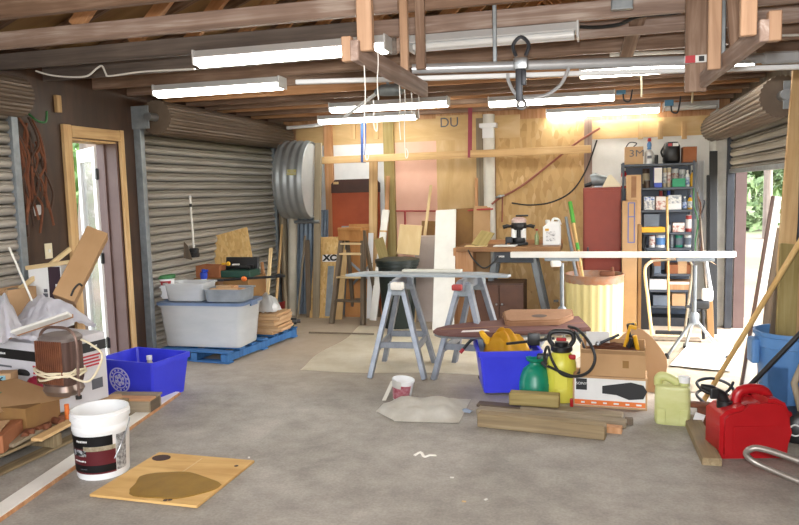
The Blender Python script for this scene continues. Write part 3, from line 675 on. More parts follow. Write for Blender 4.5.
# --- pallet and cardboard in front of the cartons
def pallet(name, label, loc, rz, L, Wd, m, hh=.11, nt=6):
    t = thing(name, label, 'pallet', loc, rz)
    for k in range(3): MB().box((0, -Wd/2+.045+(Wd-.09)*k/2, hh*.45), (L, .07, hh*.58), .004).obj('stringer', M[m], t, smooth=False)
    for k in range(nt):
        x = -L/2+.045+(L-.09)*k/(nt-1)
        o = plank('deck_board', (x, -Wd/2, hh*.87), (x, Wd/2, hh*.87), .09, .018, M[m], (1, 0, 0), parent=t)
    for k in range(3):
        x = -L/2+.045+(L-.09)*k/2
        plank('bottom_board', (x, -Wd/2, hh*.08), (x, Wd/2, hh*.08), .09, .016, M[m], (1, 0, 0), parent=t)
    return t
pallet('wood_pallet', 'old grey wooden pallet at the left edge under the flattened cardboard', (-3.55, 3.52, 0), math.radians(-1.5), .80, 1.36, 'weathered', .13)
t = thing('cardboard_box', 'collapsed cardboard box with red printing lying on the grey wooden pallet', 'cardboard box', (-3.42, 3.12, .134), math.radians(24))
MB().box((0, 0, .08), (.30, .28, .16), .004).obj('x', M['card_dark'], smooth=False); o = bpy.data.objects['x']; o.name = 'cardboard_box'; o.location = (-3.38, 3.50, .134); tag(o, 'plain brown cardboard box under the large cardboard sheet and the heater', 'cardboard box')
MB().box((0, 0, .05), (.50, .30, .10), .004).obj('box_body', M['terra'], t, smooth=False)
for x in (-.12, .12):
    MB().prism([(x-.05, .03), (x, .09), (x+.05, .06), (x+.03, .015)], 0, .003, Matrix.Translation((0, -.1505, 0)) @ Matrix.Rotation(PI/2, 4, 'X')).obj('red_print', M['ink_red'], t.children[0], smooth=False)
o = MB().box((0, 0, 0), (.42, .24, .008), .002).obj('cardboard_sheet', M['card_pale'], smooth=False); o.location = (-3.40, 3.08, .245); o.rotation_euler = (0, 0, math.radians(30)); tag(o, 'small flattened cardboard piece between the red-printed box and the large sheet', 'cardboard')
CS = [F(16, 378, .43), F(71, 397, .308), F(-2, 413, .265), F(-58, 392, .41)]; cc = (CS[0]+CS[1]+CS[2]+CS[3])/4
def sag(u, v):
    q = CS[3].lerp(CS[0], u).lerp(CS[2].lerp(CS[1], u), v)-cc; return Vector((q.x, q.y, q.z+.008*math.sin(PI*u)*math.sin(PI*v)))
t = MB().grid(sag, 12, 12, .006).obj('cardboard_sheet', M['card'], smooth=True); t.location = (cc.x, cc.y, cc.z); tag(t, 'large flattened brown cardboard sheet with faint green print, on the left pile', 'cardboard')
MB().lathe([(.07, .018), (.082, .018), (.082, .02), (.07, .02)], 24, (-.1, -.05, 0), False, False).obj('green_print', M['greenlid'], t)
plank('scrap_board', F(36, 440, .15), F(72, 421, .15), .07, .02, M['pine'], (0, 1, 0), 'short pale board lying on the right edge of the grey pallet', 'board')
plank('scrap_board', F(6, 446, .15), F(40, 428, .15), .09, .02, M['gray_wood'], (0, 1, 0), 'weathered grey board poking out beside the red-printed box', 'board')
for k, (x, y, z) in enumerate(((-3.19, 3.44, .167), (-3.20, 3.32, .167), (-3.19, 3.56, .167))):
    o = MB().cyl((0, -.05, 0), (0, .05, 0), .022).cyl((.03, 0, 0), (.03, 0, .03), .018).obj('pipe_fitting', M['rust'])
    o.location = (x, y, z-.01); o.rotation_euler = (0, 0, .6*k); tag(o, ['rusty pipe fitting under the edge of the large cardboard sheet', 'rusty pipe fitting second from the heater in the left pile', 'rusty pipe fitting nearest the white bucket in the left pile'][k], 'pipe fitting', 'rusty fittings in the left pile')
o = MB().cyl((0, 0, -.05), (0, 0, .05), .014).obj('orange_tube', M['orange']); o.location = (-3.20, 3.66, .184); tag(o, 'small orange tube at the foot of the brown heater', 'tube')
# small box with a blue palm picture
t = thing('small_box', 'small cardboard box with a light blue palm tree label at the left edge', 'small box', F(4, 389, .335), math.radians(20))
MB().box((0, 0, .055), (.14, .10, .11), .003).obj('box_body', M['card_pale'], t, smooth=False)
lb = MB().box((-.012, -.0512, .055), (.1, .003, .085)).obj('picture_label', mat('label_blue', '#6aa0b4', '#9cc8d4', rough=.5, scale=20), t.children[0], smooth=False)
MB().box((0, -.0535, .045), (.008, .002, .05)).box((0, -.0535, .075), (.05, .002, .008), rot=Matrix.Rotation(.5, 3, 'Y')).box((0, -.0535, .075), (.05, .002, .008), rot=Matrix.Rotation(-.5, 3, 'Y')).obj('palm_print', M['ink'], t.children[0], smooth=False)
# red bag, black torch
o = MB().grid(heap(0, 0, .08, .06, .07, 21, 0, .02, .005), 30, 8, .002).obj('red_bag', mat('red_bag', '#b82848', '#d04a66', rough=.35), ang=70); o.location = F(36, 388, .32); tag(o, 'crumpled pink-red bag beside the brown heater', 'bag')
o = MB().cyl((-.06, 0, 0), (.06, 0, 0), .02).obj('torch', M['black']); o.location = F(28, 373, .40); o.rotation_euler = (0, .15, .3); tag(o, 'short black torch behind the pink-red bag', 'torch')

# --- low wooden crate behind the bucket
t = thing('wood_crate', 'low crate of grey boards between the bucket and the blue recycling bin', 'crate', (-3.17, 4.27, 0), math.radians(8))
for y in (-.08, .08): plank('side_board', (-.17, y, .05), (.17, y, .05), .10, .02, M['gray_wood'], (0, 0, 1), parent=t)
for x in (-.16, .16): plank('end_board', (x, -.07, .05), (x, .07, .05), .09, .02, M['gray_wood_dark'], (0, 0, 1), parent=t)
plank('top_board', (-.18, .05, .109), (.18, .05, .109), .09, .016, M['gray_wood'], (0, 1, 0), parent=t)
plank('top_board', (-.18, -.05, .109), (.18, -.05, .109), .09, .016, M['pine_orange'], (0, 1, 0), parent=t)
plank('scrap_board', F(78, 402, .126), F(122, 396, .126), .11, .012, M['card_pale'], (0, 1, 0), 'tan board lying over the low grey crate', 'board')

# --- blue recycling bin
def bin_(name, label, loc, rz, L, Wd, H, m, taper=.86):
    t = thing(name, label, 'recycling bin', loc, rz)
    def rect_(s, z, e=0): 
        return [Vector((sx*(L/2*s+e), sy*(Wd/2*s+e), z)) for sx, sy in ((-.94, -1), (.94, -1), (1, -.94), (1, .94), (.94, 1), (-.94, 1), (-1, .94), (-1, -.94))]
    MB().rings([rect_(taper, 0), rect_(1, H-.04), rect_(1, H-.04, .012), rect_(1, H, .014), rect_(1, H, -.004), rect_(taper, .012, -.006)]).obj('bin_body', m, t, smooth=False)
    return t
BL = F(107, 396); BR_ = F(153, 407); BB = F(182, 393)
t = bin_('recycling_bin', 'blue recycling bin with a white emblem, beside the low grey crate', (-3.34, 4.67, 0), math.radians(-8), .52, .40, .31, M['blue_bin'])
bb = t.children[0]
def tap(z): return -.20*(.86+.14*z/.27)-.0015
em = MB()
def ringp(r0, r1, c, n=28): return
ex, ez = -.07, .155; tilt = Matrix.Translation((ex, tap(ez), ez)) @ Matrix.Rotation(PI/2+math.atan(.028/.27), 4, 'X')
e = MB().lathe([(.088, 0), (.098, 0), (.098, .0025), (.088, .0025), (.088, 0)], 32, cap0=False, cap1=False)
e.lathe([(.058, 0), (.066, 0), (.066, .0025), (.058, .0025), (.058, 0)], 32, cap0=False, cap1=False)
for k in range(14):
    a = 2*PI*k/14+.2
    e.box((math.cos(a)*.077, math.sin(a)*.077, .0012), (.012, .011 if k % 2 else .016, .0025), rot=Matrix.Rotation(a, 3, 'Z'))
for k in range(6):
    a = PI/2+2*PI*k/6; R = Matrix.Rotation(a, 4, 'Z')
    e.prism([(.012, -.012), (.034, -.017), (.034, -.026), (.052, -.004), (.036, .014), (.034, .004), (.014, .006)], 0, .0025, R)
o = e.obj('emblem', mat('emblem_white', '#c4c4ea', '#d0d0f0', rough=.5), bb, smooth=False); o.matrix_basis = tilt
for (x, y, h, r, lab) in ((.07, -.02, .30, .045, 'clear plastic bottle with a white cap standing in the left blue bin'), (.0, -.06, .25, .035, 'small white-capped bottle beside the bigger one in the left blue bin')):
    q = thing('plastic_bottle', lab, 'bottle', Vector((-3.34, 4.67, .013))+Matrix.Rotation(math.radians(-8), 3, 'Z') @ Vector((x, y, 0)))
    MB().lathe([(r, 0), (r, h*.6), (r*.8, h*.75), (r*.4, h*.85), (r*.4, h*.9)]).obj('bottle_body', mat('bottle_beige', '#b0a890', '#c4bca4', rough=.35), q)
    MB().lathe([(r*.48, h*.9), (r*.48, h)]).obj('cap', M['white'], q)

# --- white bucket with a dark label
t = thing('paint_bucket', 'white plastic paint bucket with a maroon and black label', 'bucket', F(104, 471), math.radians(18))
bR, bH = .152, .365
MB().lathe([(bR*.88, 0), (bR*.90, .008), (bR*.97, .255), (bR*.99, .26), (bR*.99, .285), (bR*.965, .29), (bR*.975, .315), (bR*1.03, .318), (bR*1.03, .345), (bR, .348), (bR*1.01, bH-.004), (bR*1.0, bH), (bR*.95, bH), (bR*.93, .3), (bR*.82, .012)], 48).obj('bucket_body', M['white_gloss'], t)
bk = t.children[0]
def lab_(nm, z0, z1, a0, a1, m, off=.0012, n=26):
    r = lambda z: bR*(.90+.07*z/.255)+off
    return MB().grid(lambda u, v: Vector((math.cos(a0+(a1-a0)*u)*r(z0+(z1-z0)*v), math.sin(a0+(a1-a0)*u)*r(z0+(z1-z0)*v), z0+(z1-z0)*v)), n, 2, .0008).obj(nm, m, bk)
a0, a1 = math.radians(-178), math.radians(-42)
lab_('label', .035, .175, a0, a1, M['maroon']); lab_('black_band', .175, .245, a0, a1-.1, M['ink']); lab_('black_band', .045, .085, a0, a1, M['ink'], .0022)
lab_('picture_strip', .165, .19, a0+1.2, a1+.0, mat('label_cream', '#a89878', '#d8d0b8', scale=40, rough=.5), .0028)
lab_('brand_patch', .135, .17, a0+.55, a0+1.3, mat('label_check', '#202428', '#c8ccd0', scale=50, lo=.45, hi=.55), .0032)
lab_('side_panel', .04, .24, a1+.03, a1+.5, mat('label_fine', '#8a8a8a', '#d8d8d8', scale=60, lo=.4, hi=.6), .0012)
def arc_marks(s, z, size, m, a_mid, off=.004):
    r = bR*(.90+.07*z/.255)+off; rnd = random.Random(s); mb = MB()
    for i in range(s):
        a = a_mid+(i-(s-1)/2)*size*.8/r
        mb.box((math.cos(a)*r, math.sin(a)*r, z+rnd.uniform(-.1, .1)*size), (.0012, size*rnd.uniform(.35, .65), size*rnd.uniform(.5, .8)), rot=Matrix.Rotation(a, 3, 'Z'))
    mb.obj('small_print', m, bk, smooth=False)
arc_marks(6, .218, .015, M['paper'], math.radians(-112)); arc_marks(9, .108, .012, M['paper'], math.radians(-122)); arc_marks(7, .065, .008, M['ink_gray'], math.radians(-112), .006)
MB().tube(smooth([(bR*1.05, 0, .30), (bR*1.09, -.06, .27), (bR*1.0, -.13, .20), (bR*.80, -.16, .13)], 6), .0035).obj('bail_handle', M['steel'], t)

# --- plywood square with a smear of compound
c0, c1, c2, c3 = F(95, 498), F(205, 510), F(246, 462), F(156, 454)
ctr = (c0+c1+c2+c3)/4
t = thing('plywood_square', 'square of plywood on the floor with a brown puddle of compound', 'plywood', (ctr.x, ctr.y, 0), math.atan2(c1.y-c0.y, c1.x-c0.x))
MB().box((0, 0, .009), (.62, .60, .014), .002).obj('sheet', wood('ply_floor', '#b98d50', '#cfa768', '#dcb87a', g=8, stretch=.2, axis=0, var=0), t, smooth=False)
n = 40; rnd = random.Random(4)
poly = []
for i in range(n):
    a = 2*PI*i/n; r = 1+.08*math.sin(3*a+1)+.06*math.sin(5*a)+rnd.uniform(-.03, .03)
    poly.append((.05+.235*r*math.cos(a), -.11+.165*r*math.sin(a)))
MB().prism(poly, .016, .021, bev=.002).obj('puddle', M['smear'], t)
MB().lathe([(.055, .0162), (.055, .018)], 20, (-.24, .22, 0), sx=1, sy=.8).obj('knot', M['brown_dark'], t)
for x, y in ((.25, .2), (.12, -.28), (.14, -.27)): MB().lathe([(.012, .0162), (.012, .0175)], 10, (x, y, 0)).obj('nail_hole', M['brown_dark'], t)
MB().box((.0, .14, .0166), (.006, .24, .001)).obj('scratch', M['ply_pale'], t, smooth=False)
# --- long white trim board on the floor
a, b = F(-6, 526), F(180, 394.5)
t = thing('trim_board', 'long white trim board with a raw orange edge lying on the floor under the bucket', 'trim board', (a.x, a.y, 0), math.atan2(b.y-a.y, b.x-a.x))
L_ = (b-a).length
MB().box((L_/2, .055, .016), (L_, .104, .014), .002).obj('painted_face', M['white'], t, smooth=False)
MB().box((L_/2, -.001, .009), (L_, .010, .018)).obj('raw_edge', M['pine_orange'], t, smooth=False)
# ================================================================== BLUE PALLET AND WHAT IS STACKED ON IT
PZ = .122
pallet('wood_pallet', 'blue painted wooden pallet carrying the big clear tote by the roll-up door', (-3.475, 6.31, 0), math.radians(84), 1.26, .74, 'blue_pallet', .115, 7)
def tote(name, label, loc, rz, L, Wd, H, m, lid=None, t_=.9, cat='storage tote'):
    t = thing(name, label, cat, loc, rz)
    def rc(s, z, e=0):
        out = []
        for q, (sx, sy) in enumerate(((1, 1), (-1, 1), (-1, -1), (1, -1))):
            for k in range(4):
                a = (q*PI/2)+k*PI/6; r = .05
                out.append(Vector((sx*(L/2*s+e-r)+r*math.cos(a), sy*(Wd/2*s+e-r)+r*math.sin(a), z)))
        return out
    MB().rings([rc(t_, 0), rc(1, H*.93), rc(1, H*.93, .014), rc(1, H, .014), rc(1, H, -.004), rc(t_, .008, -.005)]).obj('tub', m, t, ang=35)
    if lid:
        MB().rings([rc(1, H-.012, .022), rc(1, H+.012, .022), rc(1, H+.014, -.01), rc(1, H+.006, -.03)]).obj('lid', lid, t, ang=35)
        for s in (-1, 1): MB().box((s*(L/2+.02), 0, H-.01), (.02, .14, .05), .006).obj('latch', lid, t, smooth=False)
    return t
tote('storage_tote', 'big clear plastic tote with a blue lid on the blue pallet', (-3.51, 5.97, PZ), math.radians(2), .84, .44, .40, M['clear_tub'], M['clear_lid'])
def stuffing(lab, loc, d, m, rz=0):
    o = MB().box((0, 0, d[2]/2), d, min(d)*.18).obj('packed_cloth', m); o.location = loc; o.rotation_euler = (0, 0, rz); tag(o, lab, 'cloth')
stuffing('pale folded cloth packed low inside the big clear tote', (-3.56, 5.96, PZ+.012), (.56, .32, .15), M['foam_white'])
stuffing('grey bundle packed on the pale cloth inside the big clear tote', (-3.62, 5.97, PZ+.165), (.40, .30, .12), M['galv_gray'])
o = MB().lathe([(.06, 0), (.075, .02), (.075, .14), (.05, .16)], 20).obj('round_tub', M['white_gloss']); o.location = (-3.27, 5.92, PZ+.166); tag(o, 'round white tub showing through the right end of the big clear tote', 'tub')
z1 = PZ+.40+.016
tote('storage_tote', 'smaller clear plastic tote on the left of the big tote lid', (-3.70, 5.95, z1), math.radians(2), .40, .30, .165, M['clear_tub'])
stuffing('blue folded cloth inside the smaller clear tote', (-3.63, 5.97, z1+.01), (.20, .26, .09), mat('blue_cloth', '#3a5088', '#4a62a0', rough=.9))
tote('parts_box', 'shallow grey clear box of parts on the right of the big tote lid', (-3.29, 5.95, z1), math.radians(1), .38, .30, .115, mat('grey_clear', '#7e848a', '#9aa0a6', rough=.35, alpha=.85), None, .96)
rnd = random.Random(9)
for k in range(6):
    o = MB().box((0, 0, .012), (rnd.uniform(.10, .16), rnd.uniform(.05, .09), .024), .004).obj('wood_scrap', M['pine_orange'] if k % 2 else M['card_pale'], smooth=False)
    o.location = (-3.40+.07*(k % 4), 5.91+.14*(k//4)+.02*(k % 2), z1+.085+.002*k); o.rotation_euler = (0, 0, rnd.uniform(-.4, .4)); tag(o, 'short tan wood scrap lying in the shallow grey parts box', 'wood scrap', 'wood scraps in the grey parts box')
# white tub with a green lid
q = A(166, 289, 5.93)
t = thing('food_tub', 'white tub with a dark green lid standing in the smaller clear tote', 'tub', (q.x, 5.93, z1+.10))
MB().lathe([(.065, -.09), (.085, .10), (.085, .105)], 28).obj('tub_body', M['white_gloss'], t)
MB().lathe([(.09, .098), (.094, .10), (.094, .128), (.088, .134)], 28).obj('lid', M['greenlid'], t)
MB().grid(lambda u, v: Vector((math.cos(-1.9+1.5*u)*(.080+.008*v), math.sin(-1.9+1.5*u)*(.080+.008*v), .04+.04*v)), 12, 2, .001).obj('red_label', M['ink_red'], t)
# spray bottle
t = thing('spray_bottle', 'small white bottle with a bright blue top between the clear totes', 'spray bottle', (A(204, 275, 6.16).x, 6.155, z1))
MB().lathe([(.035, 0), (.038, .02), (.038, .13), (.02, .17), (.02, .18)], 20).obj('bottle_body', M['white_gloss'], t)
MB().lathe([(.026, .165), (.034, .18), (.036, .225), (.02, .235), (.022, .255), (.012, .262)], 18).box((.02, 0, .245), (.05, .025, .022), .004).obj('blue_cap', M['blue'], t)
# brown wooden box and things on the back boxes
def cbox(name, lab, loc, rz, d, m, cat='cardboard box', tape=True, rot=None):
    t = thing(name, lab, cat, loc, rz, rot=rot)
    MB().box((0, 0, d[2]/2), d, .003).obj('box_body', m, t, smooth=False)
    if tape: MB().box((0, 0, d[2]+.0008), (d[0]*.99, .05, .0016)).box((0, -d[1]/2-.0006, d[2]-.03), (.05 if False else d[0]*.0+.05, .0012, .06)).obj('tape', M['tan_cover'] if m != M['card'] else M['card_pale'], t, smooth=False)
    return t
cbox('cardboard_box', 'large brown cardboard box behind the big clear tote on the blue pallet', (-3.58, 6.50, PZ), math.radians(3), (.58, .44, .57), M['card_dark'])
zb = PZ+.57+.002
t = thing('tool_crate', 'rusty brown wooden tool box behind the blue-capped spray bottle', 'wooden box', (-3.72, 6.40, zb), math.radians(-4))
for y in (-.08, .08): plank('side_board', (-.14, y, .06), (.14, y, .06), .12, .015, M['terra'], (0, 0, 1), parent=t)
for x in (-.13, .13): plank('end_board', (x, -.07, .06), (x, .07, .06), .12, .015, M['terra'], (0, 0, 1), parent=t)
plank('bottom_board', (-.125, 0, .008), (.125, 0, .008), .14, .014, M['terra'], (0, 1, 0), parent=t)
MB().box((0, 0, 0), (.04, .03, .02), .005).ball((.05, 0, .0), .022).obj('x', M['yellow']); o = bpy.data.objects['x']; o.name = 'yellow_tape_measure'; o.location = (-3.58, 6.38, zb+.135); tag(o, 'small yellow tape measure on the rim of the rusty wooden box', 'tape measure')
t = thing('tool_case', 'open dark green tool case full of black tools in front of the small particle board', 'tool case', (-3.46, 6.45, zb), math.radians(2))
MB().box((0, 0, .035), (.36, .24, .07), .008).obj('case_body', M['teal_dark'], t, smooth=False)
MB().box((0, .10, .12), (.36, .03, .13), .008, rot=Matrix.Rotation(-.2, 3, 'X')).obj('lid', M['black'], t, smooth=False)
MB().tube([(-.1, -.02, .09), (.0, -.05, .10), (.14, -.03, .09)], .018).cyl((.02, .02, .085), (.15, .03, .10), .016).box((-.12, .0, .09), (.08, .06, .04), .008).obj('tools', M['black'], t)
MB().box((-.02, -.01, .12), (.07, .04, .015), .004, rot=Matrix.Rotation(.3, 3, 'Z')).obj('paper_tag', M['paper'], t, smooth=False)
a = A(228, 261, 6.86)
plank('particle_board', A(238, 285, 6.82), A(229, 232, 6.98), .42, .016, M['osb_small'], (1, .1, 0), 'small square of particle board leaning behind the green tool case', 'board')
# pruner with an orange dot
a, b = A(206, 281, 6.16), A(285, 276, 6.2)
t = thing('pole_pruner', 'long black pole tool with an orange knob lying over the clear boxes', 'pole tool', a)
d = b-a
MB().cyl((0, 0, 0), d, .012).obj('shaft', M['black'], t)
MB().box(d*.15, (.14, .03, .02), .006).obj('blade', M['dark_steel'], t, smooth=False)
MB().ball(d*.5+V(0, -.02, 0), .03, (1, .7, .8)).obj('knob', M['orange'], t)
MB().tube([d*.85, d*.93+V(0, 0, .01), d], [.013, .02, .013]).obj('grip', M['black'], t)
# brush on a white pole
a, b = A(194, 249, 6.30), A(190, 196, 6.22)
t = thing('long_brush', 'black brush on a white pole standing up before the roll-up door', 'brush', a)
d = b-a
MB().cyl((0, 0, 0), d, .010).obj('pole', M['white'], t); MB().cyl(d*.80, d*.86, .0125).obj('black_collar', M['black'], t)
MB().cyl(d*.97, d*1.0, .014).obj('end_cap', M['fixture'], t)
MB().box((0, 0, -.02), (.09, .06, .06), .015).lathe([(.05, -.08), (.055, -.05), (.04, -.03)], 14).obj('brush_head', M['black'], t)
o = MB().prism([(0, 0), (.09, -.02), (.05, .12), (.01, .16)], -.004, .004, Matrix.Rotation(PI/2, 4, 'X')).obj('hand_saw_blade', M['gray_wood_dark'], smooth=False); o.location = A(184, 258, 6.24); tag(o, 'dark pointed blade sticking up from the rusty wooden box', 'blade')
# sticks and flattened cardboard at the right end of the pallet
for k in range(7):
    o = MB().box((0, 0, .014), (.22+.02*((k*5) % 3), .36, .026), .003).obj('flat_cardboard', M['card_pale'] if k % 2 else M['card'], smooth=False); o.location = (-3.25+.012*((k*7) % 4), 6.58 if False else 6.42, PZ+.029*k)
    o.location = (-3.17+.012*((k*7) % 4), 6.56, PZ+.029*k); o.rotation_euler = (0, 0, .06*((k*3) % 4)-.1); tag(o, 'flattened cardboard piece in the stack at the right end of the blue pallet', 'cardboard', 'flattened cardboard stack on the blue pallet')
zc = PZ+.029*7+.002
o = MB().grid(heap(0, 0, .12, .10, .17, 31, 0, .05, .005), 40, 12, .002).obj('plastic_bag', M['bag'], ang=75); o.location = A(268, 311, 6.52); o.location.z = zc; tag(o, 'crumpled white plastic bag on the flattened cardboard stack', 'bag')
o = MB().ball((0, 0, .045), .05, (1.1, .9, .9)).obj('paper_roll', M['bag']); o.location = A(281, 304, 6.5); o.location.z = zc; o.location.x = -3.12; tag(o, 'white rounded bundle beside the white plastic bag', 'bundle')
plank('wood_stick', A(267, 300, 6.66), A(271, 248, 6.72), .035, .022, M['pine_pale'], (1, 0, 0), 'pale upright wood stick behind the white plastic bag', 'stick')
plank('wood_stick', (-3.30, 6.72, PZ+.02), A(262, 262, 6.74), .03, .02, M['pine_orange'], (1, 0, 0), 'short orange wood stick behind the black pole tool', 'stick')
t = thing('cordless_tool', 'black power tool with a green body on the right corner of the blue pallet', 'power tool', (-3.10, 6.84, PZ), math.radians(20))
MB().cyl((-.09, 0, .05), (.07, 0, .05), .035).cyl((.07, 0, .05), (.11, 0, .05), .02).obj('motor', M['black'], t)
MB().box((-.02, 0, .012), (.13, .06, .024), .008).obj('base', M['teal_dark'], t, smooth=False)
# shovels and posts standing in the corner
for k, (x0, y0, x1, y1, Ya, Yb, r, mm, lab) in enumerate((
    (277, 318, 282, 225, 7.45, 8.2, .016, 'pine', 'wooden shovel handle standing in the back left corner beside the roll-up door'),
    (297, 306, 305, 236, 7.9, 8.3, .013, 'gray_wood', 'thin grey stick slanting before the blue-grey roofing sheets'),
    (286, 315, 281, 180, 7.8, 8.42, .02, 'gray_wood', 'weathered round post beside the roll-up door guide rail'))):
    b = A(x1, y1, Yb); a = F(x0, y0); a.y = Ya; a = A(x0, y0, Ya); a.z = max(a.z, .0) if k != 0 else .28
    if k: a.z = 0
    pole('shovel_handle' if k == 0 else 'wood_pole', a, b, r, M[mm], lab, 'shovel' if k == 0 else 'pole')
hd = bpy.data.objects['shovel_handle']
o = MB().grid(lambda u, v: Vector((-.10+.20*u, .035*math.cos((u-.5)*PI)+.02*v, -.28+.30*v*(1 if True else 0)-.04*(1-v)*abs(math.sin(PI*u)))), 8, 6, .003).obj('shovel_blade', M['red_dull'], hd)
# blue-grey corrugated roofing sheets
def corr(w, h, n, d=.010): return MB().grid(lambda u, v: Vector((-w/2+w*u, d*math.sin(2*PI*n*u), h*v)), n*8, 1, .002)
for k, (px, py, pt, w, lab) in enumerate(((303, 313, 206, .30, 'blue-grey corrugated metal sheet leaning under the galvanised tub'), (320, 315, 210, .20, 'second corrugated metal sheet, behind the grey leaning board'))):
    a = A(px, py, 8.22+.03*k); a.z = 0; b = A(px+1, pt, 8.44)
    m4, L4 = frame(a, b, (1, 0, 0)); o = corr(w, L4, 5).obj('roofing_sheet', mat('roofing%d' % k, '#8494a8', '#a2b0c0', rough=.45, metal=.35, scale=5)); o.matrix_basis = m4; tag(o, lab, 'metal sheet')
a = A(292, 314, 8.12); a.z = 0
pole('cardboard_tube', a, A(293, 216, 8.2), .055, mat('tube_white', '#b8b2a2', '#ccc6b8', rough=.8), 'pale round tube standing under the galvanised tub in the corner', 'tube', n=18)
a = A(316, 316, 7.98); a.z = 0
plank('leaning_board', a, A(318.5, 143, 8.06), .085, .03, M['gray_wood'], (1, 0, 0), 'long grey weathered board leaning on the galvanised tub', 'board')
a = A(300, 318, 7.95); a.z = 0
plank('leaning_board', A(309, 314, 8.0)*1.0+V(0, 0, -A(309, 314, 8.0).z), A(307, 240, 8.14), .06, .025, M['gray_wood_dark'], (1, 0, 0), 'short dark board leaning before the corrugated sheets', 'board')
# galvanised tub on its side, high on the back wall
c = A(299, 180, 7.94)
ax = Vector((.99, .10, -.03)).normalized()
t = thing('galvanised_tub', 'round galvanised stock tub hung on its side in the back left corner', 'stock tub', c)
t.rotation_euler = ax.to_track_quat('Z', 'Y').to_euler()
R_ = .45
pr = [(R_*.0, -.02)]; prof = [(R_*.95, -.18), (R_, -.175)]
for k in range(4):
    z = -.165+.083*k; prof += [(R_, z), (R_*1.025, z+.02), (R_*1.025, z+.045), (R_, z+.065)]
prof += [(R_, .165), (R_*.985, .17), (R_*.95, .155)]
MB().lathe(prof, 56, cap0=True, cap1=False).obj('tub_wall', mat('tub_steel', '#8a8f92', '#9da2a5', rough=.42, metal=.4, scale=5), t, ang=50)
MB().lathe([(R_*.96, .145), (R_*.96, .152)], 56).obj('bottom', mat('tub_bottom', '#b4b8bc', '#c6cacd', rough=.45, metal=.3, scale=3), t)
# label towards the viewer
vd = (t.rotation_euler.to_matrix().inverted() @ Vector((.35, -1, .18))); aa = math.atan2(vd.y, vd.x)
MB().grid(lambda u, v: Vector((math.cos(aa+.14*(u-.5))*R_*1.03, math.sin(aa+.14*(u-.5))*R_*1.03, .0+.11*v)), 4, 1, .002).obj('yellow_label', mat('label_yellow', '#d8c83a', '#d8d8c8', rough=.5, scale=30), t)
pole('tub_bracket', c+V(-.10, .05, -.50), c+V(.22, .05, -.50), .02, M['galv'], 'grey pipe bracket holding the galvanised tub on the wall', 'bracket')

# ================================================================== BACK WALL, LEFT HALF
def lean(name, lab, cat, base, top, Yb, Yt, w, t_, m, group=None, zb=0, wd=(1, 0, 0)):
    a = A(base[0], base[1], Yb); a.z = zb; b = A(top[0], top[1], Yt); return plank(name, a, b, w, t_, m, wd, lab, cat, group)
# board with the black letters
xc = lean('particle_board', 'tall particle board with black XC lettering leaning on the back wall left of the ladder', 'board', (325, 316), (330, 237), 7.98, 8.30, .40, .015, M['osb_small'])
L_ = max(v.co.z for v in xc.data.vertices)
MB().box((.02, -.009, L_-.27), (.20, .003, .09)).obj('white_label', M['paper'], xc, smooth=False)
text('lettering', 'XC', .10, M['ink'], xc, (.02, -.0112, L_-.27), RX, sx=1.2, bold=.006)
MB().box((.04, -.009, .33), (.08, .003, .62)).obj('dark_stripe', M['galv_gray'], xc, smooth=False)
lean('narrow_board', 'narrow yellow board leaning between the lettered board and the ladder', 'board', (338, 318), (344, 250), 7.9, 8.2, .10, .02, M['ply'])
lean('plywood_sheet', 'reddish plywood sheet standing behind the wooden stepladder', 'plywood', (357, 319), (361, 224), 8.10, 8.36, .31, .015, M['ply_red'])
# table top with a dark band
tt = thing('table_top', 'red-brown table top with a dark upper band standing behind the pine post', 'table top', A(358, 300, 8.37))
tt.location.z = .0; tt.rotation_euler = (math.radians(-1.5), 0, 0)
zt_ = A(358, 178, 8.46).z; zm = A(358, 192.5, 8.46).z; wt = .62
MB().prism([(-wt/2, .0), (wt/2, .0), (wt/2, zt_-.07), (wt/2-.05, zt_-.02), (-wt/2+.05, zt_-.02), (-wt/2, zt_-.07)], -.012, .012, Matrix.Rotation(PI/2, 4, 'X'), .003).obj('panel', M['table_red'], tt, smooth=False)
MB().prism([(-wt/2-.004, zm), (wt/2+.004, zm), (wt/2+.004, zt_-.068), (wt/2-.048, zt_-.014), (-wt/2+.048, zt_-.014), (-wt/2-.004, zt_-.068)], -.015, .015, Matrix.Rotation(PI/2, 4, 'X')).obj('dark_band', M['table_dark'], tt, smooth=False)
for s in (-1, 1): MB().box((s*(wt/2-.06), -.018, zt_-.055), (.07, .006, .03), .002).obj('corner_plate', M['ply'], tt, smooth=False)
lean('grey_board', 'pale grey board low behind the stepladder top', 'board', (352, 310), (353, 222), 8.22, 8.40, .30, .012, M['galv_gray'])
lean('pine_post', 'yellow pine post standing before the red-brown table top', 'post', (373, 317), (373.5, 160), 8.24, 8.33, .10, .04, M['pine'])
lean('narrow_board', 'narrow brown board standing right of the red-brown table top', 'board', (383, 317), (388, 176), 8.28, 8.42, .05, .02, M['pine_orange'])
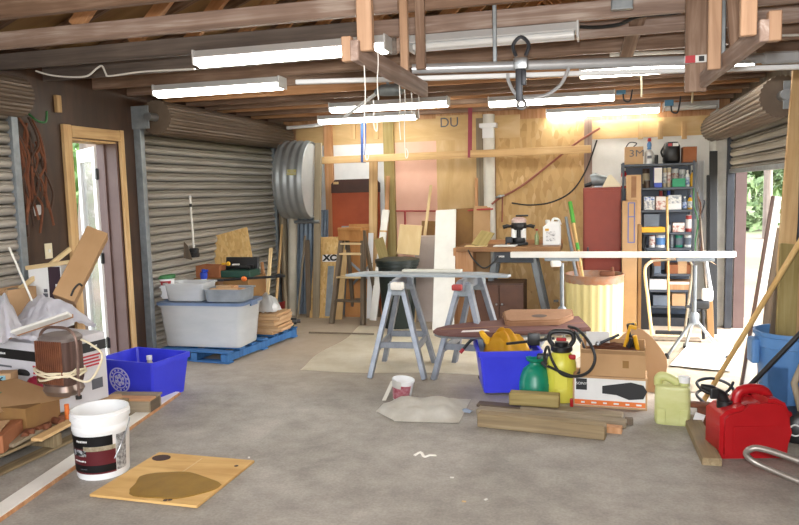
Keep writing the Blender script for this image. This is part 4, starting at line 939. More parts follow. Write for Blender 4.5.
# stepladder
t = thing('stepladder', 'old wooden stepladder with a plywood top standing at the back wall', 'stepladder', A(351, 321, 7.72))
t.location.z = 0; t.rotation_euler = (0, 0, math.radians(-6))
hl = A(357, 226, 7.9).z
for s in (-1, 1):
    plank('rail', (s*.20, -.10, 0), (s*.13, .13, hl-.05), .07, .045, M['gray_wood_dark'], (0, 1, 0), parent=t)
    plank('rear_leg', (s*.17, .44, 0), (s*.11, .19, hl-.06), .05, .035, M['gray_wood_dark'], (0, 1, 0), parent=t)
for k in range(1, 4):
    f = k/4.0; plank('tread', (-(.20-.07*f)+.01, -.10+.23*f, f*(hl-.05)), ((.20-.07*f)-.01, -.10+.23*f, f*(hl-.05)), .10, .02, M['gray_wood_dark' if k < 2 else 'pine_pale'], (0, 1, 0), parent=t)
f = .86; plank('tread', (-.13, -.10+.23*f, f*(hl-.05)), (.13, -.10+.23*f, f*(hl-.05)), .10, .02, M['pine_pale'], (0, 1, 0), parent=t)
MB().box((0, .14, hl-.03), (.30, .22, .03), .003).box((0, .06, hl-.085), (.31, .018, .15), .003).obj('top_cap', M['ply_red'], t, smooth=False)
for s in (-1, 1): plank('cross_brace', (s*.17, .40, hl*.34), (-s*.14, .33, hl*.60), .03, .008, M['galv_gray'], (0, 0, 1), parent=t)
plank('rear_rung', (-.165, .42, .2), (.165, .42, .2), .05, .018, M['gray_wood_dark'], (0, 0, 1), parent=t)
# white leaning plank with bands
wp = lean('white_plank', 'narrow white plank with yellow bands leaning right of the stepladder', 'board', (373, 318), (386, 210), 7.90, 8.34, .085, .03, M['white'])
L_ = max(v.co.z for v in wp.data.vertices)
for z in (L_*.60, L_*.80, L_*.42): MB().box((0, 0, z), (.092, .037, .02)).obj('yellow_band', M['pine'], wp, smooth=False)
lean('white_plank', 'short white board standing at the right leg of the stepladder', 'board', (369, 318), (371, 233), 8.02, 8.15, .06, .02, M['foam_white'])
# long plank slung across the back wall
a, b = A(310, 161, 8.20), A(591, 149, 8.20)
t = plank('long_plank', a, b, .085, .04, M['pine'], (0, 0, 1), 'long pine plank slung across the back wall on straps', 'plank')
for x, y0, y1, mm, lab in ((362, 122, 162, 'strap_blue', 'blue strap holding the left part of the long pine plank'), (469, 78, 157, 'strap_red', 'dull red strap holding the middle of the long pine plank')):
    p0, p1 = A(x, y1, 8.14), A(x, y0, 8.14); p1.z = min(p1.z, 2.44)
    M_, L_ = frame(p0, p1, (1, 0, 0)); w = .028
    o = MB().box((0, 0, L_/2), (w, .004, L_)).box((0, .055, -.004), (w, .115, .004)).box((0, .113, L_/2), (w, .004, L_)).obj('sling_strap', M[mm], smooth=False); o.matrix_basis = M_; tag(o, lab, 'strap')

# ================================================================== BACK WALL, MIDDLE
# dark green trash can
t = thing('trash_can', 'dark green plastic trash can at the back, behind the near sawhorse', 'trash can', A(399, 326, 7.55)); t.location.z = 0; t.scale = (1.0, 1.0, 1.10)
MB().lathe([(.165, 0), (.17, .02), (.215, .62), (.235, .625), (.235, .66), (.225, .665), (.215, .66), (.16, .03)], 36).obj('can_body', M['can_green'], t)
MB().lathe([(.24, .655), (.245, .66), (.245, .69), (.20, .70), (.0, .715)], 36, cap0=False, cap1=False).obj('lid', M['can_green'], t)
zl = .788
# boards on and behind the can
lean('pale_board', 'pale plywood offcut with a clipped corner standing on the dark green trash can', 'board', (408, 262), (411, 225), 7.66, 7.74, .26, .012, M['ply_pale'], zb=zl+.01)
o = MB().box((0, 0, .11), (.11, .012, .22), .002).obj('small_board', M['treated'], smooth=False); o.location = (A(384, 262, 7.44).x, 7.44, zl); o.rotation_euler = (-.1, -.3, 0); tag(o, 'small greenish board tilted on the left of the dark green trash can lid', 'board')
lean('thin_strip', 'thin pale wood strip leaning across the pink board', 'strip', (414, 322), (431, 185), 7.86, 8.42, .035, .012, M['ply_pale'])
# grey cartons
cbox('cardboard_box', 'tall grey cardboard box right of the dark green trash can', (A(431, 322, 8.02).x, 8.02, 0), math.radians(4), (.30, .24, .98), M['card_gray'], tape=False)
mk = MB().tube(smooth([(-.09, -.1265, .60), (-.05, -.1265, .57), (.02, -.1265, .62), (.08, -.1265, .66)], 5), .004, 5).obj('black_scrawl', M['ink_gray'], bpy.data.objects['box_body.004'] if 'box_body.004' in bpy.data.objects else None)
lean('cardboard_sheet', 'brown cardboard flap standing behind the tall grey box', 'cardboard', (430, 318), (434, 221), 8.22, 8.36, .30, .006, M['card_dark'])
lean('white_board', 'wide white painted board leaning behind the second sawhorse', 'board', (443, 331), (446, 210), 7.42, 8.05, .235, .022, M['white'])
lean('cardboard_sheet', 'large folded brown cardboard sheet leaning on the plywood behind the wide white board', 'cardboard', (470, 322), (469, 208), 8.06, 8.40, .50, .006, M['card_dark'], wd=(1, 0, .12))
lean('cardboard_sheet', 'narrower brown cardboard sheet standing left of the workbench', 'cardboard', (480, 322), (482, 206), 8.0, 8.36, .20, .006, M['card'])
cbox('wooden_box', 'orange wooden box at the left end of the workbench', (A(465, 272, 7.9).x, 7.9, 0), 0, (.22, .22, A(465, 248, 7.8).z), M['pine_orange'], 'wooden box', False)
# dark cabinet under the bench
t = thing('cabinet', 'dark brown low cabinet under the workbench', 'cabinet', (A(497, 330, 7.75).x+.05, 7.78, 0))
MB().box((0, 0, .25), (.52, .36, .50), .006).obj('carcass', M['brown_dark'], t, smooth=False)
for s in (-1, 1): 
    d_ = MB().box((s*.128, -.187, .25), (.248, .014, .46), .003).obj('door', mat('cab_door%d' % s, '#4a2c1e', '#5a3826', rough=.4), t, smooth=False)
    MB().ball((s*.03, -.20, .27), .012).obj('knob', M['steel'], d_)
# workbench: steel saw stand with a plank top
bz = A(520, 247, 7.72).z
t = thing('workbench', 'workbench of thick plank on a black steel saw stand', 'workbench', ((A(458, 247, 7.85).x+A(562, 247, 7.85).x)/2, 7.96, 0))
bw = A(562, 247, 7.75).x-A(458, 247, 7.75).x
plank('bench_top', (-bw/2, 0, bz-.025), (bw/2, 0, bz-.025), .52, .05, M['bench'], (0, 1, 0), parent=t)
plank('back_rail', (-bw/2+.1, .24, bz+.02), (bw/2, .24, bz+.02), .05, .03, M['pine_orange'], (0, 0, 1), parent=t)
MB().box((.06, -.19, bz-.115), (.42, .03, .12), .004).obj('apron', M['dark_steel'], t, smooth=False)
scribble(t, 5, .03, M['paper'], (-.07, -.2065, bz-.105), RX, 6)
for s in (-1, 1):
    for yy in (-.17, .17):
        plank('leg', (.06+s*.36, yy*1.15, 0), (.06+s*.19, yy, bz-.06), .06, .04, mat('stand_leg%d%d' % (s, yy > 0), '#5a5e60', '#6c7072', rough=.45, metal=.4), (1, 0, 0), parent=t)
cable('power_cord', [A(468, 250, 7.62), A(474, 260, 7.6), A(484, 268, 7.6), A(494, 262, 7.64), A(498, 256, 7.68)], .008, M['rubber'], 'black power cord looped under the left end of the workbench', 'cord')
# on the bench
o = plank('green_board', A(478, 246, 7.74), A(488, 232, 8.0), .16, .015, M['treated'], (1, .2, 0), 'short greenish board propped on the left end of the workbench', 'board')
for k, (x, y, r, m) in enumerate(((476, 247, .05, 'ply_pale'), (505, 244, -.05, 'paper'))):
    q = A(x, y, 7.78); o = MB().box((0, 0, .006), (.24, .16, .01), .002).obj('flat_piece', M[m], smooth=False); o.location = (q.x, 7.80, bz+.002); o.rotation_euler = (0, 0, r); tag(o, ['pale flat board end under the greenish board on the workbench', 'white papers lying on the workbench before the plunge router'][k], 'board' if k == 0 else 'papers')
# plunge router
q = A(519, 240, 7.98)
t = thing('plunge_router', 'black and white plunge router standing on the workbench', 'power tool', (q.x, 7.98, bz))
t.scale = (1.15, 1.15, 1.0)
MB().lathe([(.085, .0), (.09, .01), (.085, .03), (.03, .035)], 24).obj('base_plate', M['black'], t)
for s in (-1, 1): MB().cyl((s*.055, 0, .03), (s*.055, 0, .24), .014).obj('column', M['alu'], t)
MB().lathe([(.06, .03), (.065, .04), (.06, .085), (.04, .09)], 20).cyl((0, 0, .08), (0, 0, .18), .03).obj('motor_lower', M['black'], t)
for s in (-1, 1): MB().cyl((s*.045, -.03, .085), (s*.045, -.03, .185), .026).obj('sleeve', M['white_gloss'], t)
MB().lathe([(.065, .17), (.075, .185), (.075, .235), (.06, .26)], 20).obj('motor_upper', M['black'], t)
MB().lathe([(.07, .25), (.072, .28), (.05, .305), (.0, .31)], 20, cap0=True, cap1=False).obj('motor_cap', mat('router_cap', '#b08078', '#d8d0cc', rough=.4, scale=14), t)
for s in (-1, 1): MB().tube([(s*.07, 0, .21), (s*.11, -.01, .215), (s*.15, -.01, .20)], [.012, .02, .022], 12).obj('side_handle', M['black'], t)
MB().box((-.09, -.04, .06), (.07, .05, .07), .01).cyl((-.10, -.04, .08), (-.12, -.06, -.0+.01), .01).obj('fence', M['dark_steel'], t)
MB().box((.03, 0, .325), (.12, .03, .02), .008).obj('top_grip', M['black'], t, smooth=False)
cable('power_cord', [A(512, 203, 7.9), A(530, 205, 8.1), A(552, 202, 8.3), A(572, 191, 8.42), A(586, 170, 8.45), A(597, 140, 8.45)], .009, M['rubber'], 'black power cord running up the particle board from the router', 'cord')
# white jug
q = A(552, 241, 7.98)
t = thing('plastic_jug', 'white plastic jug with a handle on the right end of the workbench', 'jug', (q.x, 7.98, bz))
MB().prism([(-.095, 0), (.095, 0), (.095, .20), (.07, .255), (-.02, .255), (-.05, .235), (-.095, .20)], -.05, .05, Matrix.Rotation(PI/2, 4, 'X'), .012).obj('jug_body', M['white_gloss'], t, ang=50)
MB().tube(smooth([(.0, 0, .25), (.02, 0, .285), (.07, 0, .275), (.09, 0, .22)], 5), .014, 10).obj('handle', M['white_gloss'], t)
MB().cyl((-.045, 0, .235), (-.045, 0, .275), .026).obj('cap', M['white'], t)
MB().box((-.01, -.0515, .10), (.10, .003, .11)).obj('label', mat('jug_label', '#8c8f92', '#dcdcdc', scale=45, lo=.35, hi=.5, rough=.5), t.children[0], smooth=False)
MB().box((-.05, -.0525, .17), (.04, .003, .025)).obj('yellow_mark', M['yellow'], t.children[0], smooth=False)
q = A(537, 241, 8.05)
t = thing('small_bottle', 'small clear greenish bottle left of the white jug on the workbench', 'bottle', (q.x, 8.02, bz))
MB().lathe([(.022, 0), (.024, .02), (.024, .10), (.01, .13), (.01, .155)], 16).obj('bottle_body', mat('bottle_green', '#8a9a68', '#a8b488', rough=.2), t); MB().cyl((0, 0, .155), (0, 0, .175), .013).obj('cap', M['red'], t)
# white drain pipe and red gas line
p0, p1 = A(490, 250, 8.40), A(489, 113, 8.42); p0.z = .90
t = thing('drain_pipe', 'thick white vertical pipe on the back wall between plywood and particle board', 'pipe', (p0.x, 8.42, 0))
MB().cyl((0, 0, .2), (0, 0, 2.36), .068, n=24).obj('pipe', M['offwhite'], t)
MB().box((-.0, -.03, 2.23), (.20, .12, .05), .005).box((.0, -.072, 2.15), (.13, .006, .13), .002).obj('collar', M['foam_white'], t, smooth=False)
MB().cyl((0, 0, .05), (0, 0, .22), .075, n=24).obj('lower_sleeve', M['gray_wood'], t)
cable('red_pipe', [A(396, 211, 8.44), A(430, 211, 8.44), A(441, 211, 8.44), A(462, 211, 8.42), A(480, 209.5, 8.34), A(493, 209, 8.3)], .011, M['red_dull'], 'thin red pipe running level across the pink board', 'pipe')
a = A(405, 211, 8.43); b = A(405, 231, 8.43); pole('red_pipe', b, a, .012, M['red_dull'], 'short red pipe dropping from the level red pipe', 'pipe')
cable('red_cable', [A(492, 204, 8.32), A(500, 198, 8.40), A(520, 187, 8.44), A(545, 168, 8.45), A(575, 144, 8.42), A(600, 128, 8.40)], .012, M['copper'], 'reddish cable slanting up across the particle board', 'cable')
a, b = A(502, 222, 8.44), A(502.5, 197, 8.44); pole('red_pipe', a, b, .009, M['copper'], 'short copper stub beside the white drain pipe', 'pipe')
t = thing('pipe_valve', 'small grey valve where the slanting red cable meets the white pipe', 'valve', A(500, 196.5, 8.36))
MB().ball((0, 0, 0), .022).cyl((-.05, 0, -.01), (.05, 0, .012), .012).obj('valve_body', M['steel'], t); MB().box((0, -.03, .0), (.05, .008, .012), .002).cyl((0, 0, 0), (0, -.03, 0), .006).obj('lever', M['steel'], t)
q = A(449, 121, 8.48); t = text('wall_lettering', 'DU', .16, M['ink_gray'], None, (q.x, 8.489, q.z-.02), RX)
t['label'] = 'grey painted letters at the top of the plywood panel'; t['category'] = 'lettering'
plank('narrow_board', A(476.5, 208, 8.41), A(476.5, 178, 8.44), .035, .02, M['pine_orange'], (1, 0, 0), 'short orange board fixed to the stud left of the white pipe', 'board')
# ================================================================== RED CABINET, TALL CARTONS, BLACK SHELF
x0 = A(583, 240, 7.75).x; x1 = A(621, 240, 7.75).x; zt = A(602, 187.5, 7.75).z
t = thing('metal_cabinet', 'tall red metal cabinet between the barrel of stakes and the tall cartons', 'cabinet', ((x0+x1)/2, 8.0, 0))
w = x1-x0
MB().box((0, 0, zt/2), (w, .46, zt), .006).obj('carcass', M['red_cab'], t, smooth=False)
d_ = MB().box((0, -.237, zt/2+.02), (w-.03, .014, zt-.10), .004).obj('door', M['red_cab'], t, smooth=False)
MB().box((-w/2+.05, -.25, zt*.55), (.018, .02, .10), .004).obj('handle', M['dark_steel'], d_, smooth=False)
# on the cabinet
zc = zt+.002
q = A(602, 187, 7.85)
t = thing('sander', 'grey metal can-shaped tool lying on top of the red cabinet', 'power tool', (q.x-.02, 7.95, zc))
MB().tube([(-.09, 0, .075), (-.05, 0, .085), (.06, .02, .06)], [.06, .07, .05], 16).obj('motor', M['galv_gray'], t)
MB().tube([(-.16, 0, .02), (-.11, 0, .03), (-.08, 0, .05)], [.018, .025, .02], 10).obj('grip', M['black'], t)
MB().box((.02, 0, .008), (.16, .12, .016), .003).obj('base', M['galv'], t, smooth=False)
o = MB().prism([(-.09, 0), (.09, 0), (.10, .015), (.0, .13), (-.03, .12)], -.03, .03, Matrix.Rotation(PI/2, 4, 'X'), .006).obj('tan_pouch', M['cream'], smooth=False); o.location = (x1-.10, 7.87, zc); tag(o, 'pale tan wedge-shaped pouch on the right of the red cabinet top', 'pouch')
# cartons right of the cabinet
xa, xb = A(622, 260, 7.62).x, A(637, 260, 7.62).x
zt2 = A(630, 201, 7.6).z
t = cbox('tall_carton', 'tall brown cardboard carton with a blue printed frame right of the red cabinet', ((xa+xb)/2, 7.70, 0), 0, (xb-xa, .16, zt2), M['card'], tape=False)
fr = MB(); fx, fz0, fz1 = .015, zt2-.42, zt2-.02
for c, s in (((fx-.03, 0, (fz0+fz1)/2), (.01, .002, fz1-fz0)), ((fx+.03, 0, (fz0+fz1)/2), (.01, .002, fz1-fz0)), ((fx, 0, fz0), (.07, .002, .01)), ((fx, 0, fz1), (.07, .002, .01)), ((fx, 0, (fz0+fz1)/2+.06), (.06, .002, .01))): fr.box((c[0], -.0812, c[2]), s)
fr.obj('blue_frame_print', mat('blue_print', '#4a5a94', '#5a6aa4', rough=.7), t.children[0], smooth=False)
t = cbox('tall_carton', 'tan cardboard carton with clear tape standing behind the blue-framed carton', (A(633, 230, 7.9).x, 7.88, 0), 0, (.145, .15, A(631, 175, 7.86).z), M['card_pale'], tape=False)
MB().box((0, -.0755, A(631, 187, 7.86).z), (.05, .002, .22)).obj('tape', M['tan_cover'], t.children[0], smooth=False)
cbox('tall_carton', 'narrow darker brown carton squeezed against the black shelf', (A(639.5, 260, 7.66).x, 7.70, 0), 0, (.035, .14, A(639, 225, 7.64).z), M['card_dark'], tape=False)

# ---- black metal shelf unit with seven levels
SX0, SX1 = A(621, 250, 7.62).x+.03, A(694, 250, 7.62).x
SY0, SY1 = 7.98, 8.38
SX0 = A(622, 200, SY0).x; SX1 = A(695, 200, SY0).x
def lev(y): return A(658, y, SY0).z
LV = [lev(y) for y in (163.5, 187.5, 210, 232.5, 248, 274, 290, 306, 327)]
ZTOP = LV[0]
t = thing('shelf_unit', 'black metal shelf unit crowded with cans and boxes at the back right', 'shelf', ((SX0+SX1)/2, (SY0+SY1)/2, 0))
sw, sd = SX1-SX0, SY1-SY0
M['shelf'] = mat('shelf_metal', '#444a53', '#555b64', rough=.5, metal=.3)
for sx in (-1, 1):
    for sy in (-1, 1):
        MB().box((sx*(sw/2-.012), sy*(sd/2-.012), (ZTOP+.02)/2), (.024, .024, ZTOP+.02), .003).obj('post', M['shelf'], t, smooth=False)
for z in LV:
    MB().box((0, 0, z-.012), (sw-.004, sd-.004, .024), .003).obj('shelf_board', M['shelf'], t, smooth=False)
MB().box((0, sd/2-.006, ZTOP*.5), (sw-.05, .006, ZTOP-.05)).obj('back_sheet', mat('shelf_back', '#4a5464', '#586274', rough=.5), t, smooth=False)

def place(px, lvl, dy): return V(A(px, 220, SY0+.10).x, SY0+dy, LV[lvl]+.001)
def wpx(a, b): return A(b, 220, SY0+.1).x-A(a, 220, SY0+.1).x
def hpx(lvl, ytop, dy=.08): return A(658, ytop, SY0+dy).z-LV[lvl]
def item_can(lab, px0, px1, lvl, ytop, m, lid='steel', band=None, dy=.09, cat='can', name='tin_can', grp=None):
    w = wpx(px0, px1)*.96; p = place((px0+px1)/2, lvl, dy); h = hpx(lvl, ytop, dy); r = w/2
    t = thing(name, lab, cat, (p.x, SY0+max(dy, r+.01), p.z), 0, grp)
    MB().lathe([(r*.98, 0), (r, .004), (r, h-.006), (r*.97, h-.004)], 20).obj('can_body', M[m], t)
    MB().lathe([(r*.96, h-.004), (r*.98, h), (r*.6, h)], 20).obj('lid', M[lid], t)
    if band: MB().lathe([(r+.001, h*.2), (r+.0015, h*.25), (r+.0015, h*.7), (r+.001, h*.75)], 20, cap0=False, cap1=False).obj('label', M[band], t)
    return t
def item_bottle(lab, px0, px1, lvl, ytop, m, cap, band=None, dy=.09, name='bottle', cat='bottle'):
    w = wpx(px0, px1)*.96; p = place((px0+px1)/2, lvl, dy); h = hpx(lvl, ytop, dy); r = w/2
    t = thing(name, lab, cat, (p.x, SY0+max(dy, r+.01), p.z))
    MB().lathe([(r*.95, 0), (r, .01), (r, h*.62), (r*.8, h*.74), (r*.4, h*.82), (r*.4, h*.86)], 18).obj('bottle_body', M[m], t)
    MB().lathe([(r*.48, h*.86), (r*.48, h*.98), (r*.35, h)], 14).obj('cap', M[cap], t)
    if band: MB().lathe([(r+.001, h*.12), (r+.0015, h*.14), (r+.0015, h*.55), (r+.001, h*.57)], 18, cap0=False, cap1=False).obj('label', M[band], t)
    return t
def item_box(lab, px0, px1, lvl, ytop, m, strip=None, dy=.12, d=.18, cat='box', name='carton', sh=.25, zz=None):
    w = wpx(px0, px1)*.97; p = place((px0+px1)/2, lvl, dy); h = hpx(lvl, ytop, .05) if zz is None else zz
    t = thing(name, lab, cat, (p.x, SY0+.02+d/2, p.z))
    MB().box((0, 0, h/2), (w, d, h), .003).obj('box_body', M[m], t, smooth=False)
    if strip: MB().box((0, -d/2-.0008, h*(1-sh/2)-.004), (w*.98, .0016, h*sh)).obj('label', M[strip], t.children[0], smooth=False)
    return t
M['lab_mix'] = mat('label_mix', '#8a929c', '#d4d4d0', rough=.5, scale=40, lo=.42, hi=.55)
M['lab_red'] = mat('label_redmix', '#b87c72', '#dcd4cc', rough=.5, scale=35, lo=.42, hi=.55)
M['lab_blue'] = mat('label_bluemix', '#3a62a8', '#d0d8e4', rough=.5, scale=40, lo=.4, hi=.55)
M['beige_can'] = mat('beige_can', '#b8a888', '#cabc9c', rough=.5, scale=10)
M['brown_can'] = mat('brown_can', '#4a3a30', '#64503f', rough=.4, scale=8)
M['green_box'] = mat('green_box', '#2c8a64', '#3a9c74', rough=.6)
M['slate'] = mat('slate_blue', '#5a6470', '#6c7886', rough=.5)
# top level
t = item_box('cardboard box marked 3M on the top of the black shelf', 624, 642.5, 0, 146, 'card_pale', cat='cardboard box', name='cardboard_box', d=.22)
b3 = t.children[0]; hb = max(v.co.z for v in b3.data.vertices)
text('lettering', '3M', .10, M['ink_gray'], b3, (.025, -.1105, hb*.60), RX, sx=1.25, ext=.001)
MB().tube(smooth([(-.08, 0, hb), (-.04, -.02, hb+.05), (.03, 0, hb+.04), (.0, .02, hb+.005)], 5), .006).obj('wire_tie', M['dark_steel'], t)
t = item_bottle('white spray bottle with a light blue neck and red nozzle on the shelf top', 644, 653, 0, 147, 'white_gloss', 'blue_can', None)
hh_ = hpx(0, 147, .09)
MB().lathe([(.018, hh_), (.024, hh_+.01), (.022, hh_+.04), (.01, hh_+.06)], 14).obj('sprayer_neck', M['blue_can'], t); MB().lathe([(.016, hh_+.06), (.02, hh_+.065), (.016, hh_+.095)], 12).obj('nozzle', M['red'], t)
MB().box((0, -.046, .07), (.045, .004, .03)).obj('label', M['ink_gray'], t, smooth=False)
item_can('small black can right of the white spray bottle on the shelf top', 653.5, 657.5, 0, 155, 'black', 'black')
item_can('small pale can between the spray bottle and the small black can', 649.5, 653, 0, 156, 'beige_can', 'steel', dy=.2)
w = wpx(663, 680); p = place(671, 0, .15)
t = thing('battery_charger', 'black plastic case with a small red and white label on the shelf top', 'case', (p.x, SY0+.16, p.z)); hb = hpx(0, 142.5)
MB().rings([rr(w*.44, .10, 0), rr(w*.5, .12, .02), rr(w*.5, .12, hb*.8), rr(w*.38, .09, hb)]).obj('case_body', M['black'], t, ang=50)
MB().box((0, -.115, hb*.85), (w*.6, .02, hb*.2), .006).obj('lid_latch', M['dark_steel'], t, smooth=False)
MB().box((-.025, -.127, hb*.86), (.04, .004, .03)).obj('red_label', M['red'], t, smooth=False); MB().box((.03, -.127, hb*.86), (.055, .004, .032)).obj('white_label', M['paper'], t, smooth=False)
MB().tube(smooth([(-w*.5, -.05, hb*.3), (-w*.62, -.05, hb*.55), (-w*.45, -.03, hb*.8)], 4), .01).obj('side_handle', M['black'], t)
item_box('brown wooden box at the right end of the shelf top', 681, 695, 0, 148, 'terra', cat='wooden box', name='wooden_box', d=.2)
# second level
item_bottle('red and white bottle at the left end of the first shelf under the top', 620.5, 627, 1, 167, 'red', 'white', 'white')
item_can('upper dark brown can of the stacked pair on the shelf', 643, 650, 1, 180, 'brown_can', 'steel', name='tin_can')
t = bpy.data.objects[-1] if False else None
item_can('tall dark brown can standing before the stacked brown can', 642.5, 650, 1, 168.5, 'brown_can', 'rust', 'beige_can', dy=.20)
item_box('blue and white carton on the first shelf under the top', 653, 661, 1, 167.5, 'blue', 'paper', d=.1, sh=.75)
item_can('beige can beside the blue and white carton', 662, 666, 1, 168, 'beige_can', 'steel', 'lab_mix')
item_can('second beige can, left of the green box', 666.5, 670.5, 1, 168, 'beige_can', 'offwhite', 'lab_red')
t = item_box('flat green box in front of the cans on the first shelf under the top', 671, 684, 1, 179, 'green_box', 'green_box', d=.06)
item_can('white paint can behind the green box, left one', 671.5, 679, 1, 169, 'white_gloss', 'steel', 'lab_red', dy=.2)
item_can('white paint can behind the green box, right one', 679.5, 686, 1, 170, 'white_gloss', 'steel', 'lab_mix', dy=.2)
item_bottle('white and blue bottle right of the green box', 684.5, 689, 1, 171, 'white_gloss', 'white', 'lab_blue')
item_bottle('small bottle with yellow lower half at the right end of the first shelf', 689.5, 693.5, 1, 171, 'yellow', 'black', 'yellow')
o = MB().tube([(.02*math.cos(q), 0, .02*math.sin(q)) for q in [2*PI*i/14 for i in range(14)]], .006, 6, True).obj('tape_ring', M['black']); o.location = (A(690.5, 168, SY0+.2).x, SY0+.2, LV[1]+.026); tag(o, 'black ring standing behind the yellow bottle on the shelf', 'ring')
# third level
item_box('blue and grey carton at the left of the third level', 643, 654, 2, 196.5, 'lab_mix', 'lab_blue', d=.14)
item_box('red and white carton left of the broom handle on the shelf', 655, 665, 2, 196.5, 'lab_red', 'paper', d=.14, sh=.3)
item_box('wide white carton with printed front on the third level', 667, 680.5, 2, 195.5, 'paper', 'lab_mix', d=.12, sh=.55)
item_bottle('grey-blue bottle left of the yellow canister on the third level', 682, 686.5, 2, 197, 'slate', 'white', 'lab_blue')
item_bottle('yellow and blue canister at the right of the third level', 687, 692.5, 2, 196, 'yellow', 'blue', 'lab_mix')
for k, px in enumerate((660, 664, 668, 672)):
    item_can(['dark red can on the back row of the third level', 'black can on the back row of the third level, first after the dark red one', 'dark blue can on the back row of the third level', 'black can on the back row farthest right'][k], px, px+3.6, 2, 190.5, ['red_dull', 'black', 'blue', 'dark_steel'][k], dy=.26)
# fourth level
item_box('grey-blue clear box at the left of the fourth level', 643, 659, 3, 214, 'slate', None, d=.2, name='storage_box')
t = thing('yellow_level', 'yellow box level poking out at the left of the fourth level', 'level', (A(653, 226, SY0).x, SY0-.01, LV[3]+.002), math.radians(4))
MB().box((0, 0, .03), (.235, .05, .058), .006).obj('level_body', M['yellow'], t, smooth=False)
item_box('small red-brown box with white print in the middle of the fourth level', 672, 684, 3, 223, 'lab_red', 'paper', d=.14)
item_can('red and white can with a dark lid at the right of the fourth level', 685.5, 691.5, 3, 215.5, 'red_dull', 'offwhite', 'white_gloss')
item_can('white can lid at the broom handle on the fourth level', 666, 671, 3, 225, 'white_gloss', 'offwhite')
# fifth level
item_can('white and red bucket at the left of the fifth level', 649, 655.5, 4, 235.5, 'white_gloss', 'red', 'lab_red')
item_can('light blue and white can right of the white and red bucket', 656, 665.5, 4, 234.5, 'white_gloss', 'blue_can', 'blue_can')
item_can('grey can left of the teal can', 670, 674, 4, 235.5, 'galv_gray', 'steel')
item_can('teal can in the middle of the fifth level', 675, 683, 4, 235, 'green_tank', 'steel', 'slate')
item_can('white can at the right of the fifth level', 684, 691.5, 4, 234.5, 'white_gloss', 'steel', 'slate')
# lower levels
item_box('brown cardboard tray along the sixth level', 666, 693, 5, 264.5, 'terra', None, d=.24, name='cardboard_tray', cat='cardboard tray')
item_box('grey-green box at the left of the sixth level', 647, 661, 5, 257.5, 'slate', 'terra', d=.2, sh=.5)
item_box('small pale box standing behind the brown tray', 677.5, 687, 5, 258, 'card_pale', None, d=.05, name='small_box')
item_box('white box with an orange base at the left of the seventh level', 648, 667, 6, 279, 'paper', None, d=.2)
item_box('orange-brown tray with a white label on the seventh level', 669, 692, 6, 281, 'pine_orange', 'paper', d=.2, sh=.3, name='cardboard_tray', cat='cardboard tray')
item_box('grey box at the left of the eighth level', 653, 669, 7, 295, 'slate', None, d=.18)
item_box('small tan cardboard box at the right of the eighth level', 672, 686, 7, 293, 'card_pale', None, d=.18, name='cardboard_box', cat='cardboard box')
item_box('long dark box on the lowest shelf board', 652, 690, 8, 317, 'dark_steel', None, d=.24, name='storage_box')
# black apron / bag hanging on the left of the shelf
o = MB().grid(lambda u, v: Vector((-.06+.13*u*(1-.4*v)+.03*math.sin(6*v), -.02*math.sin(9*u+3*v), .44*(v-1)+.02*math.sin(5*u))), 10, 14, .012).obj('black_bag', M['rubber']); o.location = (A(646, 226, 7.92).x, 7.90, LV[3]-.02); tag(o, 'black cloth bag hanging at the left front of the shelf', 'bag')
t = cbox('black_box', 'tall black slab standing left of the pale hoop frame before the shelf', (A(645, 300, 7.74).x, 7.80, 0), 0, (.09, .05, A(646, 256, 7.78).z), M['rubber'], 'board', False)
# broom handle, hoop frame
p = A(669, 336, 7.45); p.z = 0
t = thing('broom', 'long wooden broom handle leaning on the front of the black shelf', 'broom', p)
d = A(667, 197, SY0-.03)-p
MB().cyl((0, 0, .05), d, .012).obj('handle', M['bamboo'], t); MB().box((0, 0, .035), (.26, .05, .05), .012).obj('broom_head', M['rubber'], t, smooth=False)
def AZ(x, y, Y): return A(x, y, Y)-V(0, 0, 0)
t = thing('mirror_frame', 'rounded cream and grey frame leaning against the lower shelf', 'frame', (0, 0, 0))
a0 = A(652, 333, 7.40); a0.z = .015; a1 = A(648, 300, 7.52); a2 = A(645, 275, 7.62); a3 = A(646, 266, 7.65); a4 = A(652, 261, 7.67); a5 = A(684, 259, 7.67); a6 = A(691, 263, 7.66); a7 = A(692, 272, 7.63); a8 = A(688, 305, 7.50); a9 = A(684, 333, 7.40); a9.z = .015
base = (a0+a9)/2; t.location = (base.x, base.y, 0)
off = V(base.x, base.y, 0)
MB().tube(smooth([q-off for q in (a0, a1, a2, a3, a4)], 5), .016, 8).obj('left_rim', M['ply_pale'], t)
MB().tube(smooth([q-off for q in (a4, a5, a6, a7, a8, a9)], 5), .012, 8).obj('right_rim', M['gray_wood'], t)
MB().tube([a0-off, a9-off], .014, 8).obj('bottom_rim', M['pine_pale'], t)
o = MB().box((0, 0, .012), (.50, .16, .022), .003).obj('floor_board', M['gray_wood_dark'], smooth=False); o.location = (A(668, 336, 7.28).x+.04, 7.26, 0); tag(o, 'dark board on the floor in front of the black shelf', 'board')
